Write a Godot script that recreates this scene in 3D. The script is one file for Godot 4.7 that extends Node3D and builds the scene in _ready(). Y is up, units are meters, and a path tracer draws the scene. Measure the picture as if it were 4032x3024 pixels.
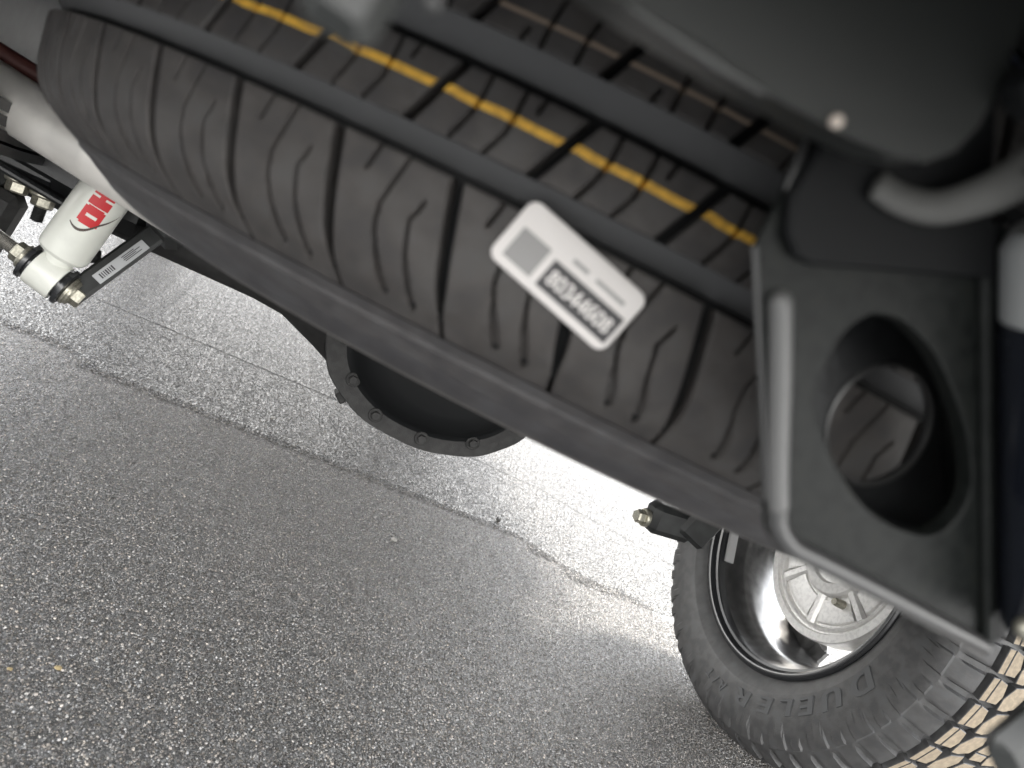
extends Node3D
# A spare tyre slung under the rear of a pickup truck, seen from under the bumper on wet asphalt.

var V := PackedVector3Array()
var I := PackedInt32Array()
var rng := RandomNumberGenerator.new()
var used := {}
var M := {}
const PITCH := 360.0 / 51.0
const GROUND := -0.032
const GROW := 0.0119   # added to the tabulated radii of the spare

# ---------------------------------------------------------------- mesh builder
func mb() -> void:
	V = PackedVector3Array()
	I = PackedInt32Array()

func orient(i0: int, v0: int, inward := false) -> void:
	var c := Vector3.ZERO
	for k in range(v0, V.size()):
		c += V[k]
	c /= maxf(1.0, V.size() - v0)
	var vol := 0.0
	for k in range(i0, I.size(), 3):
		vol += (V[I[k]] - c).dot((V[I[k + 1]] - c).cross(V[I[k + 2]] - c))
	if (vol > 0.0) != inward:
		for k in range(i0, I.size(), 3):
			var t := I[k + 1]
			I[k + 1] = I[k + 2]
			I[k + 2] = t

func tri(a: int, b: int, c: int) -> void:
	I.append(a)
	I.append(b)
	I.append(c)

func grid(rows: Array, close_u := false, close_v := false, fix := true, inward := false) -> void:
	var v0 := V.size()
	var i0 := I.size()
	var n: int = rows[0].size()
	for r in rows:
		V.append_array(r)
	var m := rows.size()
	for a in (m if close_v else m - 1):
		for b in (n if close_u else n - 1):
			var p := v0 + a * n + b
			var q := v0 + a * n + (b + 1) % n
			var s := v0 + ((a + 1) % m) * n + b
			var t := v0 + ((a + 1) % m) * n + (b + 1) % n
			tri(p, q, s)
			tri(q, t, s)
	if fix:
		orient(i0, v0, inward)

func fan(ring: PackedVector3Array) -> void:
	var v0 := V.size()
	V.append_array(ring)
	for k in range(1, ring.size() - 1):
		tri(v0, v0 + k, v0 + k + 1)

func lathe(prof: Array, n := 48, xf := Transform3D(), inward := false) -> void:
	var rows := []
	for p in prof:
		var r := PackedVector3Array()
		for k in n:
			var a := TAU * k / n
			r.append(xf * Vector3(p.x * cos(a), p.y, p.x * sin(a)))
		rows.append(r)
	grid(rows, true, false, true, inward)

func bx(c: Vector3, s: Vector3, b := Basis(), bev := 0.0) -> void:
	# a box with chamfered edges
	var v0 := V.size()
	var i0 := I.size()
	var h := s * 0.5
	bev = minf(bev, minf(h.x, minf(h.y, h.z)) * 0.9)
	if bev <= 0.0:
		bev = minf(h.x, minf(h.y, h.z)) * 0.04
	var id := {}
	for sx in [-1, 1]:
		for sy in [-1, 1]:
			for sz in [-1, 1]:
				for ax in 3:
					var p := Vector3(sx * (h.x - bev), sy * (h.y - bev), sz * (h.z - bev))
					p[ax] = [sx, sy, sz][ax] * h[ax]
					id[[sx, sy, sz, ax]] = V.size()
					V.append(c + b * p)
	var quads := []
	for ax in 3:
		var u := (ax + 1) % 3
		var w := (ax + 2) % 3
		for s0 in [-1, 1]:
			var q := []
			for uv in [[-1, -1], [1, -1], [1, 1], [-1, 1]]:
				var k := [0, 0, 0]
				k[ax] = s0
				k[u] = uv[0]
				k[w] = uv[1]
				q.append(id[[k[0], k[1], k[2], ax]])
			quads.append(q)
		for su in [-1, 1]:
			for sw in [-1, 1]:
				var k0 := [0, 0, 0]
				var k1 := [0, 0, 0]
				k0[ax] = -1
				k1[ax] = 1
				k0[u] = su
				k1[u] = su
				k0[w] = sw
				k1[w] = sw
				quads.append([id[[k0[0], k0[1], k0[2], u]], id[[k1[0], k1[1], k1[2], u]], id[[k1[0], k1[1], k1[2], w]], id[[k0[0], k0[1], k0[2], w]]])
	for sx in [-1, 1]:
		for sy in [-1, 1]:
			for sz in [-1, 1]:
				quads.append([id[[sx, sy, sz, 0]], id[[sx, sy, sz, 1]], id[[sx, sy, sz, 2]]])
	for q in quads:
		var nrm: Vector3 = (V[q[1]] - V[q[0]]).cross(V[q[2]] - V[q[0]])
		var mid: Vector3 = (V[q[0]] + V[q[1]] + V[q[2]]) / 3.0 - c
		if nrm.dot(mid) > 0.0:
			q.reverse()
		tri(q[0], q[1], q[2])
		if q.size() == 4:
			tri(q[0], q[2], q[3])

func tube(path: Array, rad, n := 12, caps := true, squash := 1.0, up := Vector3(0.1, 1, 0.05)) -> void:
	var v0 := V.size()
	var i0 := I.size()
	var rows := []
	for k in path.size():
		var d: Vector3 = (path[mini(k + 1, path.size() - 1)] - path[maxi(k - 1, 0)]).normalized()
		var s := d.cross(up).normalized()
		var t := s.cross(d)
		var r: float = rad[k] if rad is Array else rad
		var ring := PackedVector3Array()
		for j in n:
			var a := TAU * j / n
			ring.append(path[k] + s * cos(a) * r + t * sin(a) * r * squash)
		rows.append(ring)
	grid(rows, true, false, false)
	if caps:
		var e: PackedVector3Array = rows[0].duplicate()
		e.reverse()
		fan(e)
		fan(rows[-1])
	orient(i0, v0)

func extr(poly: PackedVector2Array, z0: float, z1: float, xf := Transform3D(), bev := 0.0) -> void:
	# a flat outline with thickness; its edges are chamfered by bev
	var v0 := V.size()
	var i0 := I.size()
	var inner := poly
	if bev > 0.0:
		var off := Geometry2D.offset_polygon(poly, -bev, Geometry2D.JOIN_MITER)
		if off.size() == 1 and off[0].size() == poly.size():
			inner = off[0]
			# line the rings up
			var best := 0
			for k in inner.size():
				if inner[k].distance_to(poly[0]) < inner[best].distance_to(poly[0]):
					best = k
			var turned := PackedVector2Array()
			for k in inner.size():
				turned.append(inner[(best + k) % inner.size()])
			if Geometry2D.is_polygon_clockwise(turned) != Geometry2D.is_polygon_clockwise(poly):
				turned.reverse()
				turned.insert(0, turned[-1])
				turned.remove_at(turned.size() - 1)
			inner = turned
		else:
			bev = 0.0
	var levels := [[inner, z1], [poly, z1 - bev], [poly, z0 + bev], [inner, z0]] if bev > 0.0 else [[poly, z1], [poly, z0]]
	var rows := []
	for l in levels:
		var r := PackedVector3Array()
		for p in l[0]:
			r.append(xf * Vector3(p.x, p.y, l[1]))
		rows.append(r)
	grid(rows, true, false, false)
	var t := Geometry2D.triangulate_polygon(inner)
	var n := poly.size()
	var last := v0 + (rows.size() - 1) * n
	# the caps must wind like the sides
	var flip := Geometry2D.is_polygon_clockwise(inner)
	for k in range(0, t.size(), 3):
		var a: Vector2 = inner[t[k + 1]] - inner[t[k]]
		var b: Vector2 = inner[t[k + 2]] - inner[t[k]]
		var ccw := a.cross(b) > 0.0
		var f := ccw == flip
		tri(v0 + t[k], v0 + t[k + (2 if not f else 1)], v0 + t[k + (1 if not f else 2)])
		tri(last + t[k], last + t[k + (1 if not f else 2)], last + t[k + (2 if not f else 1)])
	# fix the caps against the sides by volume, first the sides alone
	orient(i0, v0)

func sphere(c: Vector3, r: float, n := 16, s := Vector3.ONE) -> void:
	var rows := []
	for a in n / 2 + 1:
		var la := -PI / 2 + PI * a / (n / 2)
		var row := PackedVector3Array()
		for b in n:
			var lo := TAU * b / n
			row.append(c + Vector3(cos(la) * cos(lo), sin(la), cos(la) * sin(lo)) * r * s)
		rows.append(row)
	grid(rows, true)

func hexbolt(c: Vector3, axis: Vector3, r: float, h: float, flange := 1.35) -> void:
	var b := basis_y(axis)
	var xf := Transform3D(b, c)
	if flange > 1.0:
		lathe([Vector2(0.0, 0.0), Vector2(r * flange, 0.0), Vector2(r * flange, h * 0.22), Vector2(r * flange * 0.9, h * 0.34), Vector2(0.0, h * 0.34)], 20, xf)
	lathe([Vector2(0.0, 0.0), Vector2(r, 0.0), Vector2(r, h * 0.88), Vector2(r * 0.86, h), Vector2(0.0, h)], 6, xf)

func basis_y(y: Vector3) -> Basis:
	y = y.normalized()
	var x := y.cross(Vector3(0.31, 0.17, 0.93)).normalized()
	return Basis(x, y, x.cross(y))

func mesh(crease := 38.0, into: ArrayMesh = null) -> ArrayMesh:
	var lim := cos(deg_to_rad(crease))
	var fn := PackedVector3Array()
	var at := {}
	for k in range(0, I.size(), 3):
		var n := (V[I[k + 2]] - V[I[k]]).cross(V[I[k + 1]] - V[I[k]])
		fn.append(n)
		for j in 3:
			var key := Vector3i((V[I[k + j]] * 50000.0).round())
			if not at.has(key):
				at[key] = PackedInt32Array([k / 3])
			else:
				at[key].append(k / 3)
	var unit := PackedVector3Array()
	for n in fn:
		unit.append(n.normalized())
	var pv := PackedVector3Array()
	var pn := PackedVector3Array()
	for k in range(0, I.size(), 3):
		var f := k / 3
		if fn[f].length_squared() < 1e-22:
			continue
		for j in 3:
			var s := Vector3.ZERO
			for g in at[Vector3i((V[I[k + j]] * 50000.0).round())]:
				if unit[g].dot(unit[f]) > lim:
					s += fn[g]
			pv.append(V[I[k + j]])
			pn.append(s.normalized())
	var arr := []
	arr.resize(Mesh.ARRAY_MAX)
	arr[Mesh.ARRAY_VERTEX] = pv
	arr[Mesh.ARRAY_NORMAL] = pn
	var am := into if into else ArrayMesh.new()
	am.add_surface_from_arrays(Mesh.PRIMITIVE_TRIANGLES, arr)
	return am

# ---------------------------------------------------------------- objects
func numbered(s: String) -> String:
	used[s] = used.get(s, -1) + 1
	return s if used[s] == 0 else "%s_%03d" % [s, used[s]]

func node(called: String, parent: Node, m: Mesh, mat: Material = null) -> MeshInstance3D:
	var o := MeshInstance3D.new()
	o.mesh = m
	if mat:
		o.material_override = mat
	parent.add_child(o)
	o.name = numbered(called) if parent == self else pname(called, parent)
	return o

func pname(s: String, parent: Node) -> String:
	var k: int = parent.get_meta("n_" + s, -1) + 1
	parent.set_meta("n_" + s, k)
	return s if k == 0 else "%s_%03d" % [s, k]

func out(called: String, parent: Node, mat: Material, crease := 38.0) -> MeshInstance3D:
	return node(called, parent, mesh(crease), mat)

func tag(o: Node, label: String, category := "", group := "", kind := "") -> void:
	o.set_meta("label", label)
	if category: o.set_meta("category", category)
	if group: o.set_meta("group", group)
	if kind: o.set_meta("kind", kind)

func clean(o: Node) -> void:
	for k in o.get_meta_list():
		if k.begins_with("n_"):
			o.remove_meta(k)
	for c in o.get_children():
		clean(c)

# ---------------------------------------------------------------- materials
func lin(r: float, g: float, b: float) -> Color:
	return Color(r, g, b).linear_to_srgb()

func ramp(stops: Array) -> Gradient:
	var g := Gradient.new()
	var off := PackedFloat32Array()
	var col := PackedColorArray()
	for s in stops:
		off.append(s[0])
		col.append(s[1])
	g.offsets = off
	g.colors = col
	return g

func noise_tex(freq: float, size: int, seed_: int, g: Gradient = null, kind := FastNoiseLite.TYPE_SIMPLEX_SMOOTH, oct := 4, ret := FastNoiseLite.RETURN_DISTANCE) -> NoiseTexture2D:
	var f := FastNoiseLite.new()
	f.noise_type = kind
	f.frequency = freq
	f.seed = seed_
	f.fractal_octaves = oct
	if kind == FastNoiseLite.TYPE_CELLULAR:
		f.cellular_return_type = ret
		f.fractal_type = FastNoiseLite.FRACTAL_NONE
	var t := NoiseTexture2D.new()
	t.width = size
	t.height = size
	t.seamless = true
	t.noise = f
	if g:
		t.color_ramp = g
	return t

func mat(key: String, c: Color, rough: float, metal := 0.0, spec := 0.5) -> StandardMaterial3D:
	var m := StandardMaterial3D.new()
	m.resource_name = key
	m.albedo_color = c
	m.roughness = rough
	m.metallic = metal
	m.metallic_specular = spec
	M[key] = m
	return m

func mottle(m: StandardMaterial3D, tex: Texture2D, per_metre: float, bump: Texture2D = null, cm := 0.0, rough: Texture2D = null) -> void:
	m.uv1_triplanar = true
	m.uv1_world_triplanar = true
	m.uv1_scale = Vector3.ONE * per_metre
	if tex: m.albedo_texture = tex
	if bump:
		m.heightmap_enabled = true
		m.heightmap_texture = bump
		m.heightmap_scale = cm
	if rough:
		m.roughness_texture = rough

func materials() -> void:
	var gr := func(a: float) -> Color: return lin(a, a, a)
	var soft := noise_tex(0.012, 512, 3, ramp([[0.25, gr.call(0.55)], [0.75, gr.call(1.0)]]))
	var fine := noise_tex(0.09, 512, 5, null, FastNoiseLite.TYPE_SIMPLEX_SMOOTH, 3)
	var dirt := noise_tex(0.01, 512, 9, ramp([[0.25, lin(0.62, 0.61, 0.62)], [0.45, lin(0.8, 0.76, 0.74)], [0.6, lin(0.95, 0.92, 0.9)], [0.8, lin(1, 1, 1)]]))
	var m := mat("rubber", lin(0.068, 0.065, 0.063), 0.6, 0.0, 0.42)
	mottle(m, dirt, 9.0, fine, 0.012)
	m = mat("groove rubber", lin(0.062, 0.062, 0.066), 0.5, 0.0, 0.5)
	mottle(m, dirt, 9.0, fine, 0.012)
	m = mat("deep rubber", lin(0.01, 0.0105, 0.011), 0.7, 0.0, 0.3)  # near black: the shade deep in grooves and slots is painted in
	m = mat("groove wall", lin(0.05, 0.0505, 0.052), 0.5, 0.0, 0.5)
	m = mat("scuffed rubber", lin(0.075, 0.074, 0.076), 0.6, 0.0, 0.45)
	mottle(m, dirt, 11.0, fine, 0.012)
	m = mat("dusty rubber", lin(0.15, 0.143, 0.136), 0.5, 0.0, 0.5)  # pale tone has the ground's bounce light painted in
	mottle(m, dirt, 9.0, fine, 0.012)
	m = mat("yellow paint", lin(0.8, 0.47, 0.06), 0.6)
	mottle(m, dirt, 30.0)
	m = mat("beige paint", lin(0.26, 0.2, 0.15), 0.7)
	m = mat("road rubber", lin(0.07, 0.072, 0.074), 0.52, 0.0, 0.55)
	mottle(m, dirt, 7.0, fine, 0.02)
	m = mat("letter rubber", lin(0.082, 0.084, 0.087), 0.55)
	m = mat("dusty tread", lin(0.31, 0.255, 0.185), 0.9)
	mottle(m, noise_tex(0.02, 512, 15, ramp([[0.3, gr.call(0.75)], [0.7, gr.call(1.0)]])), 9.0, fine, 0.02)
	m = mat("sticker", lin(0.68, 0.65, 0.63), 0.45)
	m = mat("sticker print", lin(0.035, 0.034, 0.036), 0.5)
	m = mat("sticker grey", lin(0.27, 0.265, 0.26), 0.5)
	m = mat("black paint", lin(0.018, 0.019, 0.02), 0.42, 0.0, 0.5)
	mottle(m, soft, 5.0, fine, 0.01)
	m = mat("deep black", lin(0.007, 0.0075, 0.008), 0.5, 0.0, 0.25)
	m = mat("satin black", lin(0.03, 0.032, 0.032), 0.5, 0.0, 0.5)
	mottle(m, soft, 4.0, fine, 0.006)
	m = mat("dusty black", lin(0.026, 0.0255, 0.025), 0.7)
	mottle(m, soft, 9.0, fine, 0.02)
	m = mat("plastic", lin(0.019, 0.0205, 0.0195), 0.36, 0.0, 0.5)
	m = mat("bracket paint", lin(0.010, 0.0115, 0.011), 0.42, 0.0, 0.27)
	mottle(m, noise_tex(0.02, 512, 55, ramp([[0.3, gr.call(0.6)], [0.55, gr.call(1.0)], [0.75, lin(1.0, 0.97, 0.92)]])), 14.0, fine, 0.008)
	m = mat("lip paint", lin(0.04, 0.04, 0.04), 0.34, 0.0, 0.6)
	m = mat("shock white", lin(0.74, 0.75, 0.69), 0.3, 0.0, 0.5)
	mottle(m, noise_tex(0.006, 512, 21, ramp([[0.3, gr.call(0.9)], [0.7, gr.call(1.0)]])), 6.0)
	m = mat("red print", lin(0.55, 0.012, 0.018), 0.35)
	m = mat("dark print", lin(0.06, 0.04, 0.03), 0.4)
	m = mat("zinc", lin(0.5, 0.48, 0.4), 0.38, 0.75)
	mottle(m, soft, 40.0)
	m = mat("steel thread", lin(0.28, 0.27, 0.25), 0.45, 0.7)
	m = mat("pipe steel", lin(0.86, 0.83, 0.78), 0.4, 0.15)
	mottle(m, noise_tex(0.008, 512, 25, ramp([[0.3, gr.call(0.8)], [0.7, gr.call(1.0)]])), 4.0, fine, 0.008)
	m = mat("maroon", lin(0.1, 0.035, 0.03), 0.5)
	m = mat("cast aluminium", lin(0.92, 0.91, 0.89), 0.42, 0.4)
	mottle(m, noise_tex(0.03, 512, 27, ramp([[0.3, gr.call(0.87)], [0.6, gr.call(1.0)]])), 6.0, fine, 0.03)
	m = mat("barrel", lin(0.3, 0.3, 0.3), 0.27, 0.9)
	mottle(m, soft, 6.0)
	m = mat("gloss black", lin(0.02, 0.021, 0.023), 0.22, 0.0, 0.6)
	m = mat("weight", lin(0.45, 0.45, 0.45), 0.45, 0.4)
	m = mat("label white", lin(0.42, 0.43, 0.44), 0.5)
	m = mat("sleeve", lin(0.36, 0.37, 0.37), 0.35)  # pale tone for the sky mirrored in the bar
	m = mat("worn lip", lin(0.1, 0.1, 0.099), 0.42)
	m = mat("hook paint", lin(0.06, 0.06, 0.057), 0.55)
	m = mat("chrome", lin(0.5, 0.5, 0.52), 0.15, 1.0)
	m = mat("gloss paint", lin(0.012, 0.014, 0.02), 0.12, 0.0, 0.7)
	m = mat("grey hook", lin(0.04, 0.041, 0.04), 0.3)
	m = mat("pale bolt", lin(0.55, 0.48, 0.42), 0.5)
	m = mat("body blue", lin(0.06, 0.14, 0.38), 0.3, 0.0, 0.5)
	m = mat("stone dark", lin(0.05, 0.048, 0.045), 0.6)
	m = mat("stone pale", lin(0.3, 0.29, 0.27), 0.7)
	m = mat("leaf yellow", lin(0.36, 0.28, 0.15), 0.7)
	# wet asphalt: dark binder; the stones that stand out of it near by are geometry
	var fine_tone := noise_tex(0.16, 1024, 31, ramp([[0.0, gr.call(0.05)], [0.5, gr.call(0.08)], [0.8, gr.call(0.14)], [1.0, gr.call(0.26)]]), FastNoiseLite.TYPE_CELLULAR, 1, FastNoiseLite.RETURN_CELL_VALUE)
	var fine_height := noise_tex(0.16, 1024, 31, ramp([[0.0, Color.WHITE], [0.9, Color.BLACK], [1.0, Color.BLACK]]), FastNoiseLite.TYPE_CELLULAR, 1)
	m = mat("asphalt", lin(0.95, 0.95, 0.95), 0.32, 0.0, 0.6)
	mottle(m, fine_tone, 1.0 / 0.6, fine_height, 0.1)
	var lumps := noise_tex(0.09, 1024, 77, null, FastNoiseLite.TYPE_SIMPLEX_SMOOTH, 3)
	m = mat("worn asphalt", lin(0.6, 0.6, 0.6), 0.24, 0.0, 0.46)
	mottle(m, fine_tone, 1.0 / 0.75, lumps, 0.4)
	m = mat("rough stones", Color.WHITE, 0.26, 0.0, 0.72)
	m.vertex_color_use_as_albedo = true
	m = mat("worn stones", Color.WHITE, 0.26, 0.0, 0.5)
	m.vertex_color_use_as_albedo = true
	m = mat("crack", lin(0.012, 0.012, 0.012), 0.7)

# ---------------------------------------------------------------- setting
func setting() -> void:
	mb()
	V.append_array([Vector3(-300, 0, -300), Vector3(300, 0, -300), Vector3(300, 0, 300), Vector3(-300, 0, 300)])
	tri(0, 1, 2)
	tri(0, 2, 3)
	var ground := out("ground", self, M["asphalt"])
	ground.position.y = GROUND
	tag(ground, "rough wet dark asphalt ground with pale stone grains", "", "", "structure")
	# a smoother, glossier strip of pavement begins under the axle; a joint runs along it
	var edge := func(x: float) -> float:
		return -0.69 + 0.14 * smoothstep(0.52, 0.72, x) + 0.1 * smoothstep(0.8, 1.0, x) - 0.09 * smoothstep(-0.5, -0.62, x)
	var joint := func(x: float) -> float:
		return -1.31 + 0.04 * smoothstep(0.4, 0.8, x) + 0.14 * smoothstep(0.8, 1.0, x) + 0.15 * smoothstep(1.0, 1.26, x) - 0.13 * smoothstep(-0.72, -0.95, x)
	var n := FastNoiseLite.new()
	n.seed = 7
	n.frequency = 9.0
	n.fractal_octaves = 4
	var xs := PackedFloat32Array([-60.0, -10.0])
	for k in 401:
		xs.append(-3.0 + k * 0.015)
	xs.append_array([10.0, 60.0])
	mb()
	var r0 := PackedVector3Array()
	var r0b := PackedVector3Array()
	var r1 := PackedVector3Array()
	var r2 := PackedVector3Array()
	var r3 := PackedVector3Array()
	for x in xs:
		var e: float = edge.call(x) + 0.02 * n.get_noise_2d(x, 0.0) + 0.012 * n.get_noise_2d(x * 5.0, 3.0)
		var j: float = joint.call(x) + 0.012 * n.get_noise_2d(x * 2.0, 8.0)
		var w := 0.005 + 0.005 * absf(n.get_noise_2d(x * 3.0, 12.0))
		r0.append(Vector3(x, -0.0004, e + 0.05))
		r0b.append(Vector3(x, 0.0018, e))
		r1.append(Vector3(x, 0.0018, j + w))
		r2.append(Vector3(x, 0.0018, j - w))
		r3.append(Vector3(x, 0.0018, -120.0))
	grid([r0, r0b, r1], false, false, false)
	grid([r2, r3], false, false, false)
	for k in range(0, I.size(), 3):
		var nn := (V[I[k + 2]] - V[I[k]]).cross(V[I[k + 1]] - V[I[k]])
		if nn.y < 0.0:
			var t := I[k + 1]
			I[k + 1] = I[k + 2]
			I[k + 2] = t
	var pav := out("pavement", self, M["worn asphalt"])
	pav.position.y = GROUND
	tag(pav, "smoother shiny wet strip of older asphalt beyond the axle, with a joint", "", "", "structure")
	# the stones that stand out of the binder
	for v in 4:
		for worn in [false, true]:
			var mm := MultiMesh.new()
			mm.transform_format = MultiMesh.TRANSFORM_3D
			mm.mesh = stones(100 + v + (10 if worn else 0), worn)
			var at := []
			rng.seed = 50 + v + (10 if worn else 0)
			for ix in range(-18, 29):
				for iz in (range(-33, -5) if worn else range(-12, 11)):
					if posmod(ix * 7 + iz * 13 + ix * iz * 3 + (ix * ix) % 5, 4) != v:
						continue
					var c := Vector3((ix + 0.5) * 0.08, 0.0018 if worn else 0.0, (iz + 0.5) * 0.08)
					if worn and c.z > edge.call(c.x) + 0.045:
						continue
					if not worn and c.z < edge.call(c.x) - 0.045:
						continue
					at.append(Transform3D(Basis(Vector3.UP, PI / 2 * rng.randi_range(0, 3)), c))
			mm.instance_count = at.size()
			for k in at.size():
				mm.set_instance_transform(k, at[k])
			var mi := MultiMeshInstance3D.new()
			mi.multimesh = mm
			mi.material_override = M["worn stones" if worn else "rough stones"]
			var parent: Node = pav if worn else ground
			parent.add_child(mi)
			mi.name = pname("stone_grains", parent)
			mi.set_meta("kind", "stuff")
	# the joint between two lanes of paving: a dark ragged gap
	mb()
	var ja := PackedVector3Array()
	var jb := PackedVector3Array()
	for x in xs:
		if absf(x) > 3.1:
			continue
		var j: float = joint.call(x) + 0.012 * n.get_noise_2d(x * 2.0, 8.0)
		var w := 0.004 + 0.006 * absf(n.get_noise_2d(x * 7.0, 22.0))
		ja.append(Vector3(x, 0.0023, j + w))
		jb.append(Vector3(x, 0.0023, j - w))
	grid([jb, ja], false, false, false)
	if (V[I[2]] - V[I[0]]).cross(V[I[1]] - V[I[0]]).y < 0.0:
		for k in range(0, I.size(), 3):
			var t := I[k + 1]
			I[k + 1] = I[k + 2]
			I[k + 2] = t
	out("paving_joint", pav, M["crack"])
	# hairline cracks
	mb()
	rng.seed = 12
	for k in 70:
		var p := Vector3(rng.randf_range(-1.0, 1.9), 0.0024, rng.randf_range(-2.2, -0.6))
		if p.x > 0.4:
			p.z = rng.randf_range(-1.5, -0.5)
		if p.z > edge.call(p.x) - 0.06:
			continue
		var a := rng.randf_range(-0.5, 0.5) + (PI / 2 if rng.randf() < 0.3 else 0.0)
		var w := rng.randf_range(0.0008, 0.002)
		var ra := PackedVector3Array()
		var rb := PackedVector3Array()
		for j in rng.randi_range(6, 16):
			var d := Vector3(cos(a), 0, sin(a))
			var s := Vector3(-d.z, 0, d.x) * w * rng.randf_range(0.3, 1.0)
			ra.append(p + s)
			rb.append(p - s)
			p += d * rng.randf_range(0.012, 0.025)
			a += rng.randf_range(-0.6, 0.6)
			if p.z > edge.call(p.x) - 0.05:
				break
		if ra.size() > 2:
			grid([ra, rb], false, false, false)
	for k in range(0, I.size(), 3):
		if (V[I[k + 2]] - V[I[k]]).cross(V[I[k + 1]] - V[I[k]]).y < 0.0:
			var t := I[k + 1]
			I[k + 1] = I[k + 2]
			I[k + 2] = t
	out("crack", pav, M["crack"]).set_meta("kind", "stuff")

func stones(seed_: int, worn: bool) -> ArrayMesh:
	# 8 x 8 cm of stones bedded in the binder
	var r := RandomNumberGenerator.new()
	r.seed = seed_
	var n := 22 if worn else 36
	var pitch := 0.08 / n
	var pv := PackedVector3Array()
	var pc := PackedColorArray()
	for a in n:
		for b in n:
			if r.randf() < (0.35 if worn else 0.1):
				continue
			var c := Vector3((a + 0.5 + r.randf_range(-0.45, 0.45)) * pitch - 0.04, 0, (b + 0.5 + r.randf_range(-0.45, 0.45)) * pitch - 0.04)
			var big := pow(r.randf(), 2.2)
			var rad := lerpf(0.0012, 0.003, big) if worn else lerpf(0.0007, 0.0021, big)
			var h := rad * (r.randf_range(0.2, 0.45) if worn else r.randf_range(0.35, 0.95))
			if worn:
				h = minf(h, 0.001)
			var t := r.randf()
			var g := 0.05 + 0.05 * r.randf()
			if t > 0.95: g = r.randf_range(0.3, 0.5)
			elif t > 0.8: g = r.randf_range(0.2, 0.36)
			elif t > 0.5: g = r.randf_range(0.1, 0.18)
			if worn: g *= 0.6
			var warm := r.randf_range(-0.01, 0.14)
			var col := Color(g * (1.0 + warm), g, g * (1.0 - warm))
			var m := 6
			var a0 := r.randf() * TAU
			var low := PackedVector3Array()
			var mid := PackedVector3Array()
			var tilt := Vector3(r.randf_range(-0.35, 0.35), 0, r.randf_range(-0.35, 0.35))
			for k in m:
				var g2 := a0 + TAU * k / m
				var d := Vector3(cos(g2), 0, sin(g2)) * rad * r.randf_range(0.75, 1.15)
				low.append(c + d + Vector3(0, -0.0006, 0))
				var e := d * r.randf_range(0.55, 0.85)
				mid.append(c + e + Vector3(0, h * r.randf_range(0.6, 0.95) + e.dot(tilt), 0))
			var top := c + Vector3(0, h, 0)
			for k in m:
				var k2 := (k + 1) % m
				pv.append_array([low[k], low[k2], mid[k], low[k2], mid[k2], mid[k], mid[k], mid[k2], top])
				for q in 9:
					pc.append(col)
	var arr := []
	arr.resize(Mesh.ARRAY_MAX)
	arr[Mesh.ARRAY_VERTEX] = pv
	arr[Mesh.ARRAY_COLOR] = pc
	var am := ArrayMesh.new()
	am.add_surface_from_arrays(Mesh.PRIMITIVE_TRIANGLES, arr)
	return am

func stone(called: String, at: Vector3, r: float, m: Material, label: String, cat: String, squash := 0.6) -> void:
	mb()
	var c := at + Vector3(0, GROUND, 0)
	var rows := []
	for a in 7:
		var la := -PI / 2 + PI * a / 6
		var row := PackedVector3Array()
		for b in 9:
			var lo := TAU * b / 9
			var d := Vector3(cos(la) * cos(lo), sin(la), cos(la) * sin(lo))
			row.append(d * r * (0.8 + 0.35 * fposmod(sin(d.x * 9.1 + at.x * 50.0) * 2.7 + d.z * 3.3, 1.0)) * Vector3(1, squash, 1) + Vector3(0, r * squash * 0.8, 0))
		var mid := row[0]
		if a == 0 or a == 6:
			for b in 9:
				row[b] = mid
		rows.append(row)
	grid(rows, true)
	var o := out(called, self, m, 25.0)
	o.position = c
	tag(o, label, cat)

# ---------------------------------------------------------------- spare tyre
func outer_r(y: float) -> float:
	# millimetres below the yellow stripe -> metres of radius
	var d := absf(y - 17.5)
	var pts := [[0.0, 381.0], [37.5, 380.0], [62.5, 377.5], [75.5, 374.0], [83.5, 369.0], [89.5, 362.0], [97.5, 350.0], [109.5, 331.0]]
	for k in pts.size() - 1:
		if d <= pts[k + 1][0]:
			var t: float = (d - pts[k][0]) / (pts[k + 1][0] - pts[k][0])
			var s0: float = (pts[k + 1][1] - pts[maxi(k - 1, 0)][1]) / (pts[k + 1][0] - pts[maxi(k - 1, 0)][0] + 0.001)
			var s1: float = (pts[mini(k + 2, 7)][1] - pts[k][1]) / (pts[mini(k + 2, 7)][0] - pts[k][0])
			var h: float = pts[k + 1][0] - pts[k][0]
			if k == 0: s0 = 0.0
			return GROW + 0.001 * ((2 * t * t * t - 3 * t * t + 1) * pts[k][1] + (t * t * t - 2 * t * t + t) * h * s0 + (3 * t * t - 2 * t * t * t) * pts[k + 1][1] + (t * t * t - t * t) * h * s1)
	return 0.331 + GROW

func seg_d(p: Vector2, a: Vector2, b: Vector2) -> float:
	var ab := b - a
	var t := clampf((p - a).dot(ab) / ab.length_squared(), 0.0, 1.0)
	return p.distance_to(a + ab * t)

func tyre_p(th: float, y: float, dep: float) -> Vector3:
	var r := outer_r(y) - dep
	var a := deg_to_rad(th)
	return Vector3(r * sin(a), y * 0.001, r * cos(a))

func sipe_depth(th: float, y: float, sipes: Array) -> float:
	var p := Vector2(th * 6.86, y)
	var d := 0.0
	for s in sipes:
		if d >= 0.0041: break
		var pts: Array = s[0]
		for k in pts.size() - 1:
			var dist := seg_d(p, Vector2(pts[k].x * 6.86, pts[k].y), Vector2(pts[k + 1].x * 6.86, pts[k + 1].y))
			var w: float = lerpf(s[1], s[2], smoothstep(-56.0, -66.0, y)) * 0.5
			d = maxf(d, 0.0042 * (1.0 - smoothstep(w - 0.3, w + 0.45, dist)))
	return d

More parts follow.
